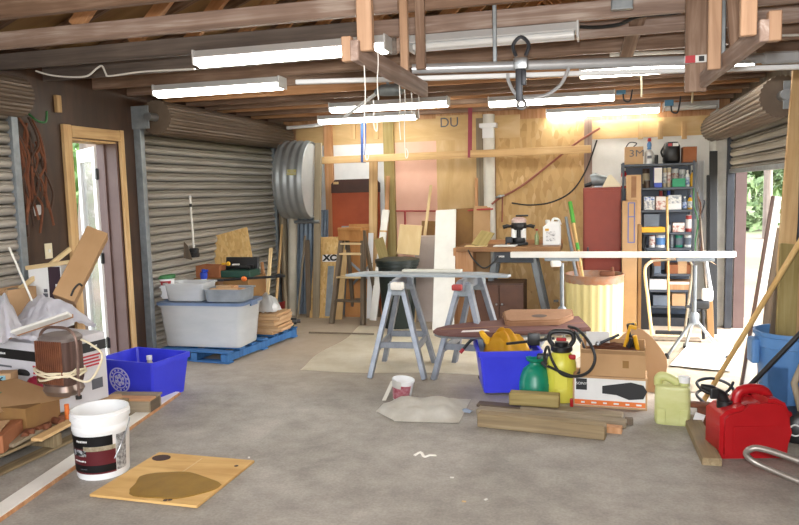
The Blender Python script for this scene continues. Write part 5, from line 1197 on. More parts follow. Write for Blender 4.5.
# right side of the shelf: hanging cords, black lengths, string trimmer
rnd = random.Random(3)
for k in range(4):
    px = 696+1.6*k; pts = [A(px+rnd.uniform(-1, 1), y, 7.92) for y in (188+4*k, 205, 222, 240, 252+3*k)]
    cable('looped_cable', [p+V(rnd.uniform(-.02, .03), 0, 0) for p in pts], .007, M[['greenlid', 'gray_wood_dark', 'rust', 'dark_steel'][k]], ['green cable hanging at the right side of the shelf', 'dark grey cable hanging at the right side of the shelf', 'rust red cable hanging at the right side of the shelf', 'black cable hanging at the right side of the shelf'][k], 'cable')
for k, (px, pt, yb, w, lab) in enumerate(((713, 151, 333, .075, 'long black strip standing before the pale concrete post'), (708, 175, 334, .035, 'narrower black strip left of the long black strip'))):
    a = A(px, yb, 7.62+.1*k); a.z = 0; b = A(px+.5, pt, 7.88+.0*k); plank('black_strip', a, b, w, .02, M['rubber'], (1, 0, 0), lab, 'strip')
p = A(704, 322, 7.35); p.z = 0
t = thing('string_trimmer', 'red and white string trimmer leaning by the black strips', 'string trimmer', p)
q = A(700, 215, 7.85)-p; h_ = A(707, 300, 7.35)-p
MB().cyl(h_, q, .010).obj('shaft', M['gray_wood_dark'], t)
MB().box(h_+V(.0, 0, .05), (.10, .09, .12), .02).obj('engine', M['white_gloss'], t); MB().box(h_+V(-.05, 0, -.04), (.14, .10, .09), .02).ball(h_+V(-.09, 0, -.10), .04).obj('fuel_tank', M['black'], t)
MB().tube([h_+V(.03, 0, .10), h_+V(.0, 0, .26), h_+V(-.02, 0, .40)], .02, 8).obj('grip', M['alu'], t)
MB().cyl((0, 0, 0), h_+V(-.04, 0, -.09), .016).obj('stand_pipe', M['black'], t)
o = MB().grid(lambda u, v: Vector((.10*u-.05, .015*math.sin(12*u), -.62*v)), 12, 6, .004).obj('white_cloth', M['foam_white']); o.location = A(702, 160, 8.1)+V(0, .2, 0); tag(o, 'pale bluish cloth strip hanging between the shelf and the black strips', 'cloth')
lean('thin_board', 'dark board standing at the foot of the string trimmer', 'board', (711, 333), (709, 290), 7.45, 7.6, .06, .02, M['card_dark'])

# ================================================================== BARREL, STANDS, WHITE BOARD
bc = A(594, 338, 7.30); bt = A(594, 272, 7.30)
t = thing('fibre_barrel', 'cream ribbed barrel with a rusty brown rim holding stakes', 'barrel', (bc.x, 7.42, 0))
br = (A(624, 300, 7.3).x-A(564.5, 300, 7.3).x)/2*.99; bh = A(594, 276, 7.2).z
ring = lambda r, z, rib: [Vector(((r+rib*(1 if (i//2) % 2 else 0))*math.cos(2*PI*i/96), (r+rib*(1 if (i//2) % 2 else 0))*math.sin(2*PI*i/96), z)) for i in range(96)]
MB().rings([ring(br*.93, 0, .006), ring(br*.95, .05, .008), ring(br*.98, bh-.08, .008)], cap1=False).obj('barrel_wall', M['barrel'], t, ang=25)
MB().lathe([(br*.99, bh-.085), (br*1.01, bh-.08), (br*1.01, bh-.02), (br*1.03, bh-.015), (br*1.03, bh), (br*.98, bh), (br*.97, bh-.085), (br*.99, bh-.085)], 48, cap0=False, cap1=False).obj('rim_band', M['barrel_rim'], t)
MB().lathe([(br*.95, bh-.25), (br*.95, bh-.245)], 40).obj('false_top', M['brown_dark'], t)
for k, (x0, y0, x1, y1, r, mm, lab) in enumerate(((576, 275, 566, 217, .016, 'galv', 'grey metal pipe standing in the cream barrel'), (580, 275, 569, 224, .012, 'pine_orange', 'thin wooden stake standing in the cream barrel'))):
    a = A(x0, y0, 7.36); b = A(x1, y1, 7.62); a = a+(a-b)*.30; pole('stake', a, b, r, M[mm], lab, 'stake')
a = A(582, 272, 7.34); b = A(570, 202, 7.66); a = a+(a-b)*.24
t = thing('garden_stake', 'wooden stake with a bright green top standing in the cream barrel', 'stake', a)
d = b-a
MB().cyl((0, 0, 0), d*.75, .014).obj('stake_shaft', M['bamboo'], t); MB().cyl(d*.75, d, .021).obj('green_sleeve', M['lime'], t); MB().cyl(d*.44, d*.52, .017).obj('green_band', M['lime'], t)
o = MB().box((0, 0, .03), (.14, .05, .05), .015).box((.05, 0, .06), (.03, .03, .07), .01).obj('rusty_bracket', M['rust']); o.location = (bc.x+.12, 7.42-br*.96, bh+.001); tag(o, 'rusty bracket lying on the rim of the cream barrel', 'bracket')

def stand(label, base, hz, hubz, feet, rz=0):
    t = thing('work_stand', label, 'tripod stand', (base.x, base.y, 0))
    MB().cyl((0, 0, hubz-.06), (0, 0, hz), .018).obj('column', M['galv'], t)
    MB().lathe([(.03, hubz-.05), (.04, hubz-.04), (.04, hubz+.03), (.025, hubz+.05)], 14).obj('hub', M['galv_gray'], t)
    for f in feet:
        l = MB().cyl((0, 0, hubz), (f.x-base.x, f.y-base.y, .025), .013).obj('leg', M['galv'], t)
        MB().lathe([(.014, .0), (.02, .004), (.018, .05)], 10, (f.x-base.x, f.y-base.y, 0)).obj('rubber_foot', M['rubber'], l)
    MB().box((0, 0, hz+.012), (.30, .07, .03), .006).obj('support_bar', M['galv_gray'], t, smooth=False)
    MB().cyl((-.03, -.01, hubz+.10), (-.07, -.02, hubz+.10), .012).obj('clamp_knob', M['black'], t)
    return t
f1, f2 = F(667, 359), F(727, 361); bs = A(695, 320, 6.45); f3 = V(bs.x-.02, 6.92, 0)
hub = A(694, 318, 6.45)
wbz = A(630, 258, 6.45).z
stand('grey tripod work stand under the right end of the long white board', V(hub.x, 6.45, 0), wbz-.06, hub.z, (f1, f2, f3))
hub2 = A(562, 312, 6.45)
stand('grey tripod work stand under the left part of the long white board', V(hub2.x, 6.45, 0), wbz-.045, hub2.z, (V(hub2.x+.26, 6.22, 0), V(hub2.x-.24, 6.22, 0), V(hub2.x, 6.88, 0)))
a, b = A(511, 257, 6.45), A(737, 252.5, 6.45); zz = (a.z+b.z)/2
L_ = b.x-a.x
t = MB().prism([(0, -.035), (L_-.06, -.035), (L_, .03), (L_-.1, .035), (0, .035), (-.006, .0)], 0, .05, bev=.004).obj('white_board', M['white'], smooth=False); t.location = (a.x, 6.45, zz-.025+.002); t.rotation_euler = (0, 0, 0); tag(t, 'long white moulded board laid across the two tripod stands', 'board')
bz_ = t.location.z
for o in bpy.data.objects:
    if o.name.startswith('work_stand'):
        for ch in o.children:
            if ch.name.startswith('support_bar'): ch.location.z += bz_-.001-(max((ch.matrix_basis @ v.co).z for v in ch.data.vertices))
o = MB().grid(lambda u, v: Vector((-.16+.34*u, -.1+.2*v, -.03+.05*math.sin(PI*u)*(.8+.4*v)-.05*u*u)), 12, 5, .006).obj('brown_paper', M['card_pale']); o.location = (hub.x+.02, 6.62, bz_-.005); tag(o, 'curled brown paper sheet under the right end of the long white board', 'paper')
o = MB().box((0, 0, .03), (.09, .05, .05), .012).obj('cloth_pad', M['rag']); o.location = (hub2.x-.05, 6.40+.0, bz_-.075); o.rotation_euler = (.2, 0, .3)
o.location.y = 6.36; tag(o, 'bunched pale rag where the left tripod stand meets the white board', 'rag')
# ================================================================== FLOOR CLOTHS, SAWHORSES
def sheet_on_floor(name, lab, pts, m, cat, seed=0, n=26, amp=.008, thick=.003, z0=.004):
    P = [F(*p) for p in pts]; rnd = random.Random(seed)
    def fn(u, v):
        a = P[0].lerp(P[1], u); b = P[3].lerp(P[2], u); q = a.lerp(b, v)
        e = 1-abs(2*u-1); e2 = 1-abs(2*v-1)
        q = q+V(.03*math.sin(9*v+seed)*(1-e), .03*math.sin(11*u+seed)*(1-e2), 0)
        q.z = z0+amp*(.5+.5*math.sin(17*u+5*v+seed)*math.sin(13*v-4*u))*min(1, 4*e)*min(1, 4*e2); return q
    o = MB().grid(fn, n, n, thick).obj(name, m, ang=70); return tag(o, lab, cat)
sheet_on_floor('drop_cloth', 'wide stained canvas drop cloth under the sawhorses', [(296, 371), (560, 377), (600, 338), (362, 326)], M['cloth'], 'drop cloth', 2, 40)
sheet_on_floor('drop_cloth', 'bright pale drop cloth around the feet of the right tripod stand', [(596, 392), (752, 392), (760, 339), (622, 336)], M['pale_cloth'], 'drop cloth', 5, 30)
a, b = F(309, 334.5), F(374, 336); a.z = b.z = .022
pole('floor_rod', a, b, .009, M['gray_wood_dark'], 'thin dark rod lying on the floor before the back boards', 'rod')
a, b = F(374, 338), F(366, 344); a.z = b.z = .026
t = plank('white_sheet', F(700, 371)*1.0+V(0, 0, .024), F(716, 348)+V(0, 0, .024), .46, .008, M['white'], (1, 0, 0), 'white board lying on the pale drop cloth by the half-open door', 'board')
plank('floor_board', F(470, 377)+V(0, 0, .012), F(318, 373)+V(0, 0, .012), .07, .02, M['weathered'], (0, 1, 0), 'flat weathered lath lying along the front edge of the wide drop cloth', 'lath') if False else None

def sawhorse(label, x, y0, y1, zt, spread, rz=0):
    cy = (y0+y1)/2; t = thing('sawhorse', label, 'sawhorse', (x, cy, 0), rz); h = (y1-y0)/2
    plank('top_beam', (0, -h-.08, zt-.045), (0, h+.08, zt-.045), .09, .045, M['bare_metal'], (0, 0, 1), parent=t)
    for e in (-1, 1):
        for s in (-1, 1):
            plank('leg', (s*spread, e*(h+.07), 0), (s*.035, e*(h-.03), zt-.03), .07, .04, M['bare_metal'], (0, 1, 0), parent=t)
        plank('spreader', (-spread*.70, e*(h+.03), zt*.33), (spread*.70, e*(h+.03), zt*.33), .05, .02, M['bare_metal'], (0, 0, 1), parent=t)
        MB().box((0, e*(h-.02), zt-.09), (.14, .07, .10), .008).obj('hinge_plate', M['galv_gray'], t, smooth=False)
    for s in (-1, 1): plank('stretcher', (s*spread*.72, -h, zt*.30), (s*spread*.72, h, zt*.30), .06, .02, M['bare_metal'], (0, 0, 1), parent=t)
    return t
zs = A(400, 277, 5.62).z
sawhorse('grey sawhorse on the left under the long pale board', -1.57, 5.52, 5.92, zs, .225, math.radians(4))
sawhorse('grey sawhorse on the right under the long pale board, behind the ironing board', -.99, 5.52, 5.95, zs, .235, math.radians(-6))
a = A(341, 277, 5.50); b = A(508, 277, 5.50)
t = thing('work_board', 'long thin pale grey board laid over the two sawhorses', 'board', ((a.x+b.x)/2, 5.72, zs+.001))
MB().prism([(a.x-(a.x+b.x)/2, -.11), (b.x-(a.x+b.x)/2-.02, -.11), (b.x-(a.x+b.x)/2, -.03), (b.x-(a.x+b.x)/2-.25, .12), (a.x-(a.x+b.x)/2+.1, .12)], 0, .02, bev=.002).obj('sheet', mat('gray_board', '#8e98a0', '#aab4ba', rough=.45, scale=4), t, smooth=False)
o = MB().box((0, 0, .012), (.50, .08, .022), .003).obj('pale_offcut', M['offwhite'], smooth=False); o.location = ((a.x+b.x)/2+.02, 5.78, zs+.0225); tag(o, 'pale thin offcut lying along the back of the grey board on the sawhorses', 'offcut')
o = MB().box((0, 0, -.05), (.08, .05, .045), .01).obj('red_clamp_pad', M['red_dull']); o.location = A(457, 285, 5.44); tag(o, 'red clamp pad on the front of the right sawhorse', 'clamp')
o.location = (A(457, 284, 5.40).x, 5.40, zs+.0-.0)
o = MB().box((0, 0, .0), (.10, .07, .06), .012).obj('cream_pad', M['rag']); o.location = (A(397, 281, 5.40).x, 5.405, zs-.045); tag(o, 'cream pad clamped at the top of the left sawhorse', 'pad')

# ================================================================== IRONING BOARD
iz = .45
tip = F(432, 330, iz); r1 = F(600, 336, iz)
ang = math.atan2(r1.y-tip.y, r1.x-tip.x)
t = thing('ironing_board', 'long pointed ironing board with a worn mauve brown cover behind the blue bin', 'ironing board', (tip.x, tip.y+.03, 0), math.radians(24))
TL = Matrix.Translation((0, 0, iz-.06)) @ Matrix.Rotation(math.radians(13), 4, 'X') @ Matrix.Translation((0, 0, -iz+.06))
up = [(0.0, .0), (.03, .04), (.12, .075), (.30, .105), (.6, .12), (1.22, .12)]
poly = [(x, -y) for x, y in up]+[(x, y) for x, y in up[::-1][:-1]]
MB().prism(poly, iz-.035, iz, TL, bev=.008).obj('board_top', M['iron_cover'], t, ang=50)
MB().prism([(x*.985+.01, y*1.01) for x, y in poly], iz-.05, iz-.036, TL).obj('metal_rim', M['galv'], t, smooth=False)
for s in (-1, 1):
    MB().tube([(.35, s*.10, iz-.05), (.95, s*.12, .02)], .012).obj('leg', M['galv'], t); MB().tube([(.95, s*.08, iz-.05), (.40, s*.10, .02)], .012).obj('leg', M['galv'], t)
for x, s in ((.95, .12), (.40, .10)): MB().tube([(x, -s-.05, .012), (x, s+.05, .012)], .012).obj('foot_bar', M['rubber'], t)
MB().prism([(.20, -.075), (.42, -.085), (.40, -.055), (.22, -.05)], iz+.0005, iz+.003, TL).obj('white_patch', M['white'], t, smooth=False)
MB().prism([(.06, -.005), (1.2, -.03), (1.2, -.022), (.06, .003)], iz+.0005, iz+.002, TL).obj('pale_seam', M['tan_cover'], t, smooth=False)
Rt = Matrix.Rotation(math.radians(24), 3, 'Z')
def onb(x, y): return V(tip.x, tip.y+.03, 0)+Rt @ V(x, y, 0)
p = onb(.86, .02)
o = MB().prism([(-.30, -.10), (-.26, -.13), (.12, -.13), (.26, -.02), (.28, .10), (-.22, .13), (-.29, .08)], 0, .055, bev=.012).obj('padded_cushion', M['tan_cover'], ang=50); o.location = (p.x, p.y+.06, iz+.008); o.rotation_euler = (.21, 0, .3); tag(o, 'brown padded cushion with one pointed corner on the ironing board', 'cushion')
MB().lathe([(.06, .0555), (.062, .057), (.03, .058)], 20, (-.02, -.04, 0), sy=.5).obj('dark_hole', M['brown_dark'], o)
# ================================================================== BLUE BIN WITH YELLOW VINYL
bc = (F(477, 396)+F(529, 395))/2
bl = F(478, 396); br_ = F(530, 395); w0 = (br_-bl).length
t = bin_('recycling_bin', 'blue recycling bin holding crumpled yellow vinyl in the middle of the floor', ((bl.x+br_.x)/2, (bl.y+br_.y)/2+.19, .02), math.atan2(br_.y-bl.y, br_.x-bl.x), w0/.86*1.0, .42, .315, M['blue_bin'], .86)
bx, by = t.location.x, t.location.y
o = MB().grid(heap(0, 0, .19, .14, .21, 14, 0, .07, .01), 44, 14, .004).obj('yellow_vinyl', M['yellow'], ang=75); o.location = (bx-.01, by-.02, .235); tag(o, 'crumpled bright yellow vinyl heaped in the middle blue bin', 'vinyl sheet')
MB().tube(smooth([(-.10, -.02, .10), (-.14, -.03, .16), (-.165, -.03, .19), (-.17, -.03, .215)], 4), [.03]*4+[.022]*4+[.02]*4+[.012], 8).obj('rolled_corner', M['yellow'], o)
t = thing('loppers', 'black and red handled tool sticking out of the left of the middle blue bin', 'loppers', (bx-.14, by+.08, .30))
MB().tube(smooth([(.12, 0, -.02), (-.04, 0, .07), (-.13, -.01, .055), (-.20, -.02, -.02)], 5), .012).obj('black_handle', M['black'], t); MB().tube([(-.20, -.02, -.02), (-.225, -.025, -.05)], .014).obj('red_tip', M['red'], t)
MB().box((.0, .05, .08), (.16, .03, .02), .005).obj('red_bar', M['red_dull'], t, smooth=False)
o = MB().box((0, 0, .0), (.13, .05, .02), .004).obj('green_bundle', M['greenlid']); o.location = (bx+.165, by+.05, .345); o.rotation_euler = (0, .1, .4); tag(o, 'green folded strip at the right rim of the middle blue bin', 'strip')
o = MB().box((0, 0, 0), (.14, .08, .012), .003).obj('white_card', M['paper'], smooth=False); o.location = (bx+.13, by+.14, .365); o.rotation_euler = (.2, 0, .1); tag(o, 'white card poking up at the back of the middle blue bin', 'card')
# board under the bin and tools
plank('floor_plank', F(478, 405)+V(0, 0, .01), F(560, 412)+V(0, 0, .01), .09, .018, M['gray_wood_dark'], (0, 1, 0), 'dark thin board on the floor in front of the middle blue bin', 'board')
# ================================================================== GREEN TANK, SPRAYER
p = F(535, 399)
t = thing('tank', 'rounded teal green tank with a flared neck beside the yellow sprayer', 'tank', (p.x, p.y+.02, 0)); gr = (A(551, 385, p.y).x-A(519, 385, p.y).x)/2
gh = A(535, 358, p.y).z
MB().lathe([(gr*.9, 0), (gr, .02), (gr, gh*.40), (gr*.97, gh*.42), (gr*.95, gh*.52), (gr*.75, gh*.72), (gr*.5, gh*.80), (gr*.36, gh*.84), (gr*.36, gh*.90)], 36).obj('tank_body', M['green_tank'], t, ang=60)
MB().lathe([(gr*.36, gh*.90), (gr*.55, gh*.94), (gr*.58, gh), (gr*.45, gh), (gr*.3, gh*.92)], 28).obj('neck_flare', M['green_tank'], t)
p = F(561, 403)
t = thing('pump_sprayer', 'yellow pump sprayer with a black pump head, coiled hose and wand', 'sprayer', (p.x, p.y+.09, 0))
sr = .106; sh = A(561, 350, p.y+.09).z
MB().lathe([(sr*.92, 0), (sr, .015), (sr*1.0, sh*.25), (sr*.97, sh*.3), (sr*.97, sh*.72), (sr*.9, sh*.84), (sr*.62, sh*.95), (sr*.55, sh)], 36).obj('tank_body', M['yellow_tank'], t, ang=50)
MB().lathe([(sr*.62, sh-.01), (sr*.72, sh), (sr*.72, sh+.03), (sr*.5, sh+.035)], 24).obj('collar', M['black'], t)
hd_ = MB().lathe([(sr*.42, sh+.03), (sr*.45, sh+.06), (sr*.42, sh+.06)], 20).tube(smooth([(-.06, 0, sh+.035), (-.085, 0, sh+.08), (-.06, 0, sh+.13), (.06, 0, sh+.13), (.085, 0, sh+.08), (.06, 0, sh+.035)], 5), .017, 10).obj('pump_handle', M['black'], t)
MB().box((0, -.012, sh+.08), (.07, .03, .022), .006).obj('red_valve', M['red'], t, smooth=False)
MB().box((.075, -.05, sh*.9), (.05, .03, .035), .01).obj('red_clip', M['red'], t, smooth=False)
MB().tube(smooth([(-.09, -.09, .26), (.0, -.15, .24), (.10, -.22, .23), (.19, -.27, .28), (.23, -.28, .37), (.20, -.24, .46), (.12, -.12, .53), (.05, .0, .53)], 7), .0105).obj('hose', M['rubber'], t)
MB().tube(smooth([(-.10, -.08, .27), (-.115, -.075, .33), (-.09, -.09, .40), (-.06, -.105, .31), (.0, -.12, .22), (.09, -.11, .20), (.14, -.08, .26), (.16, -.03, .38), (.09, 0, .50)], 7), .0095).obj('hose_loop', M['rubber'], t)
MB().tube([(-.05, .04, sh+.075), (-.22, .08, sh+.04), (-.40, .10, sh+.01)], .010).box((-.20, .075, sh+.055), (.09, .03, .09), .008).obj('wand', M['black'], t)
MB().box((-.0, -sr*.97, sh*.45), (.09, .004, .12), .001).obj('moulded_panel', M['yellow_tank'], t, smooth=False)
o = MB().box((0, 0, .05), (.09, .06, .10), .008).obj('black_case', M['black'], smooth=False); o.location = (p.x-.13, p.y+.13, .0); o.location.z = .0
o.scale = (1, 1, 3.2); tag(o, 'black case standing between the teal tank and the yellow sprayer', 'case')
# ================================================================== CARTONS BEHIND
a, b = F(573.5, 406), F(648, 411)
w0 = (b-a).length; an = math.atan2(b.y-a.y, b.x-a.x); mid = (a+b)/2
t = thing('speaker_carton', 'cardboard carton printed with a black loudspeaker and an orange stripe', 'carton', (mid.x, mid.y+.11, 0), an)
hz = A(610, 377, mid.y).z
MB().box((0, 0, hz/2), (w0, .22, hz), .003).obj('carton_body', M['card_pale'], t, smooth=False)
cb = t.children[0]; yf = -.1108
MB().box((0, yf, hz/2), (w0*.95, .0016, hz*.86)).obj('white_print', M['paper'], cb, smooth=False)
MB().box((0, yf-.0012, hz*.16), (w0*.95, .0016, hz*.16)).obj('orange_stripe', M['orange'], cb, smooth=False)
MB().box((-w0*.38, yf-.0012, hz*.73), (w0*.15, .0016, hz*.36)).obj('black_square', M['ink'], cb, smooth=False)
text('lettering', 'SONY', .026, M['paper'], cb, (-w0*.38, yf-.0026, hz*.75), RX, sx=1.1)
MB().prism([(-.10, .02), (.06, .05), (.13, .035), (.15, 0), (.13, -.045), (.05, -.055), (-.02, -.03), (-.10, -.025)], 0, .0016, Matrix.Translation((w0*.14, yf-.001, hz*.60)) @ Matrix.Rotation(PI/2, 4, 'X') @ Matrix.Scale(w0/.42, 4)).obj('speaker_picture', M['ink'], cb, smooth=False)
MB().box((w0*.40, yf-.0012, hz*.76), (w0*.05, .0016, hz*.1)).obj('yellow_mark', M['yellow'], cb, smooth=False)
for k in range(6): MB().box((-w0*.36+w0*.15*k, yf-.0024, hz*.16), (w0*(.07 if k % 2 else .05), .0012, hz*.05)).obj('printed_line', M['paper'], cb, smooth=False)
o = MB().box((0, 0, .03), (.022, .03, .06), .004).obj('red_battery', M['red'], smooth=False); o.location = a+V(-.012, -.03, 0); tag(o, 'small red block at the lower left corner of the speaker carton', 'block')
# open carton on top
t = thing('cardboard_box', 'open brown cardboard box full of tools on top of the speaker carton', 'cardboard box', (mid.x+.02, mid.y+.14, hz+.002), an)
h2 = A(612, 346, mid.y+.03).z-hz; w2 = w0*.86; cb = MB()
for c, s in (((0, 0, .004), (w2, .26, .008)), ((-w2/2, 0, h2/2), (.006, .26, h2)), ((w2/2, 0, h2/2), (.006, .26, h2)), ((0, -.13, h2*.44), (w2, .006, h2*.88)), ((0, .13, h2/2), (w2, .006, h2))): cb.box(c, s)
cb.obj('box_walls', M['card'], t, smooth=False)
MB().box((0, -.155, h2*.84), (w2*.98, .005, .06), rot=Matrix.Rotation(.9, 3, 'X')).obj('front_flap', M['card_pale'], t, smooth=False)
MB().box((.085, -.1338, h2*.42), (.04, .0016, .05)).obj('hand_hole', M['card_dark'], t, smooth=False)
MB().grid(heap(0, 0, w2*.46, .11, .05, 17, h2*.70, .02, .0), 36, 10, .004).obj('packed_parts', M['rust'], t, ang=70)
for k, (x, y, r, mm, lab) in enumerate(((.07, -.02, .25, 'yellow', 'yellow bar clamp standing in the open tool box'), (.13, .0, -.2, 'black', 'black handled clamp standing in the open tool box'), (.10, .05, .05, 'yellow', 'second yellow clamp behind the first in the open tool box'))):
    q = thing('clamp', lab, 'clamp', t.location+Matrix.Rotation(an, 3, 'Z') @ V(x, y, h2*.72+.02), 0, rot=(.15, r, an))
    MB().box((0, 0, .08), (.018, .014, .2), .004).box((.02, 0, .17), (.05, .018, .025), .005).obj('bar', M[mm], q, smooth=False)
    MB().cyl((.03, 0, -.01), (.03, 0, .09), .015).obj('grip', M['black' if mm != 'black' else 'yellow'], q)
q = thing('hand_tool', 'dark steel tool handle slanting out of the left of the open tool box', 'hand tool', t.location+V(-.04, -.02, h2*.95)); MB().cyl((-.06, 0, 0), (.08, 0, .07), .010).obj('shaft', M['dark_steel'], q); MB().ball((-.06, 0, 0), .02).obj('head', M['steel'], q)
o = MB().box((0, 0, .05), (.16, .006, .10), .002).obj('white_packet', M['paper'], smooth=False); o.location = t.location+V(-.10, .06, h2*.80); o.rotation_euler = (-.2, 0, .1); tag(o, 'white packet standing at the back left of the open tool box', 'packet')
# round cardboard leaf behind
p = A(640, 356, 5.45)
pts = []
for i in range(22):
    a_ = PI*i/21; pts.append((.21*math.cos(a_)*(1+.05*math.sin(7*a_)), .20*math.sin(a_)*(1+.06*math.sin(5*a_))+.12))
o = MB().prism([(.20, 0)]+pts+[(-.20, 0)], -.004, .004, Matrix.Rotation(PI/2, 4, 'X')).obj('cardboard_flap', M['card_pale'], smooth=False); o.location = (A(636, 350, 5.42).x, 5.42, A(636, 386, 5.42).z-.03); o.location.z = .0
o.scale = (1, 1, 1.0); o.rotation_euler = (-.12, 0, -.15); tag(o, 'rounded tan cardboard sheet standing behind the open tool box', 'cardboard')
zt_ = A(636, 331, 5.42).z; o.scale.z = zt_/.32
# ================================================================== TIMBERS ON THE FLOOR
def beam(lab, x0, y0, x1, y1, h, d, m, grp=None, z=0):
    a, b = F(x0, y0), F(x1, y1); n = V(-(b-a).y, (b-a).x, 0).normalized(); a = a+n*d/2; b = b+n*d/2; a.z = b.z = z+h/2
    return plank('timber', a, b, h, d, M[m], (0, 0, 1), lab, 'timber', grp, bev=.006)
beam('long weathered timber in front of the others by the speaker carton', 477, 427, 605, 441, .088, .088, 'weathered')
beam('pale timber lying just behind the long front timber', 476, 415, 626, 429, .04, .09, 'gray_wood')
beam('flat grey board on the floor between the timbers and the speaker carton', 520, 411, 622, 421, .03, .11, 'gray_wood')
b0 = beam('short squared timber raised in front of the teal tank', 509, 411, 559, 414.5, .085, .09, 'treated', z=.041)
a = F(590, 430); o = MB().box((0, 0, .02), (.12, .06, .04), .004).obj('wood_offcut', M['pine_orange'], smooth=False); o.location = F(612, 432); o.rotation_euler = (0, 0, -.15); tag(o, 'small orange wood offcut at the right end of the front timber', 'offcut')
o = MB().box((0, 0, .02), (.05, .04, .04), .004).obj('wood_offcut', M['gray_wood_dark'], smooth=False); o.location = F(629, 424); tag(o, 'small dark block at the right end of the flat boards', 'offcut')
# ================================================================== RAG, PAINT CAN, SCRAPS
def ragf(u, v):
    x = -.30+.60*u; y = -.28+.54*v+.05*u; e = min(1, 5*min(u, 1-u))*min(1, 5*min(v, 1-v))
    if u < .28: y = y*(.35+2.3*u)+.02
    w = .045*e*(.4+abs(math.sin(9*u+3*v))*.6*abs(math.cos(7*v-2*u)))+.03*e*math.sin(PI*v)
    return V(x, y, .006+w)
o = MB().grid(ragf, 44, 26, .003).obj('rag', M['rag'], ang=75); p = F(424, 411); o.location = (p.x-.02, p.y, 0); o.rotation_euler = (0, 0, .02); tag(o, 'crumpled off-white canvas rag on the floor in front of the sawhorses', 'rag')
o = MB().grid(lambda u, v: V(-.09+.18*u, -.03+.06*v, .006+.02*abs(math.sin(6*u))*(1-abs(2*v-1))), 14, 6, .002).obj('blue_paper', mat('pale_blue', '#a8b8d0', '#c2cede', rough=.7)); o.location = F(460, 411); o.rotation_euler = (0, 0, -.3); tag(o, 'crumpled pale blue paper right of the canvas rag', 'paper')
p = F(400, 402)
t = thing('paint_pot', 'small white paint pot with a red label tipped back on the floor', 'paint pot', (p.x, p.y+.05, .005), 0, rot=(.0, .12, -.3))
MB().lathe([(.062, 0), (.064, .005), (.078, .14), (.082, .142), (.082, .155), (.074, .155), (.06, .01)], 28).obj('pot_body', M['white_gloss'], t)
MB().grid(lambda u, v: V(math.cos(-2.6+2.4*u)*(.0655+.012*v), math.sin(-2.6+2.4*u)*(.0655+.012*v), .012+.11*v), 20, 2, .0012).obj('red_label', mat('label_pink', '#b8485c', '#dca8b0', rough=.5, scale=30), t)
MB().grid(lambda u, v: V(math.cos(-2.6+1.4*u)*(.079+.004*v), math.sin(-2.6+1.4*u)*(.079+.004*v), .10+.055*v), 12, 2, .002).obj('paint_drip', M['white'], t)
plank('stir_stick', F(384, 402)+V(0, 0, .012), F(393, 390)+V(0, 0, .07), .03, .006, M['offwhite'], (1, 0, 0), 'pale stir stick leaning on the small paint pot', 'stick')
MB().tube(smooth([V(-.06, -.01, .01), V(-.03, .02, .02), V(0, -.015, .010), V(.03, .0, .015), V(.06, .02, .008)], 5), .009, 6, sy=.5).obj('paper_curl', M['rag']); o = bpy.data.objects['paper_curl']; o.location = F(425, 458); o.location.z = .004; tag(o, 'small white curl of paper alone on the concrete', 'scrap')
for k, (x, y) in enumerate(((452, 478), (486, 500), (249, 458), (464, 502))):
    o = MB().box((0, 0, .003), (.02, .012, .004), .001).obj('paint_chip', M['white'] if k != 3 else M['ply'], smooth=False); o.location = F(x, y); o.rotation_euler = (0, 0, k); tag(o, ['tiny white chip on the open concrete below the paper curl', 'tiny white chip at the bottom of the floor, right of centre', 'tiny white chip at the right corner of the plywood square', 'tiny tan wood chip at the bottom of the floor'][k], 'chip')
# ================================================================== RIGHT FOREGROUND
# yellow jug
p = F(673, 424)
t = thing('plastic_jug', 'translucent pale yellow jug with a white cap on the concrete', 'jug', (p.x, p.y+.05, 0), math.radians(-6))
jw, jd, jh = .215, .17, .29
jr = lambda s, z, p_=5: [Vector((q.x, q.y, z)) for q in rr(jw/2*s, jd/2*s, z, 40, p_)]
MB().rings([jr(.94, .0), jr(.99, .012), jr(1, .03), jr(1, .20), jr(.97, .225), jr(.97, .235), jr(.9, .245)]).obj('jug_body', M['jug'], t, ang=50)
MB().tube(smooth([(-.085, 0, .235), (-.085, 0, .275), (-.06, 0, .295), (.0, 0, .275), (.03, 0, .25)], 5), [.028]*21, 12).obj('handle', M['jug'], t)
MB().cyl((.068, 0, .24), (.068, 0, .265), .032, n=20).obj('neck', M['jug'], t); MB().cyl((.068, 0, .262), (.068, 0, .30), .036, n=20).obj('cap', M['white_gloss'], t)
for s in (-1, 1): MB().box((s*.065, -jd/2-.001, .06), (.05, .008, .09), .003).obj('moulded_rib', M['jug'], t, smooth=False)
# plank on the floor
a, b = F(691, 421), F(712, 466); a.z = b.z = .022
plank('floor_plank', a, b, .10, .044, M['weathered'], (1, 0, 0), 'thick weathered plank on the floor left of the red fuel can', 'plank')
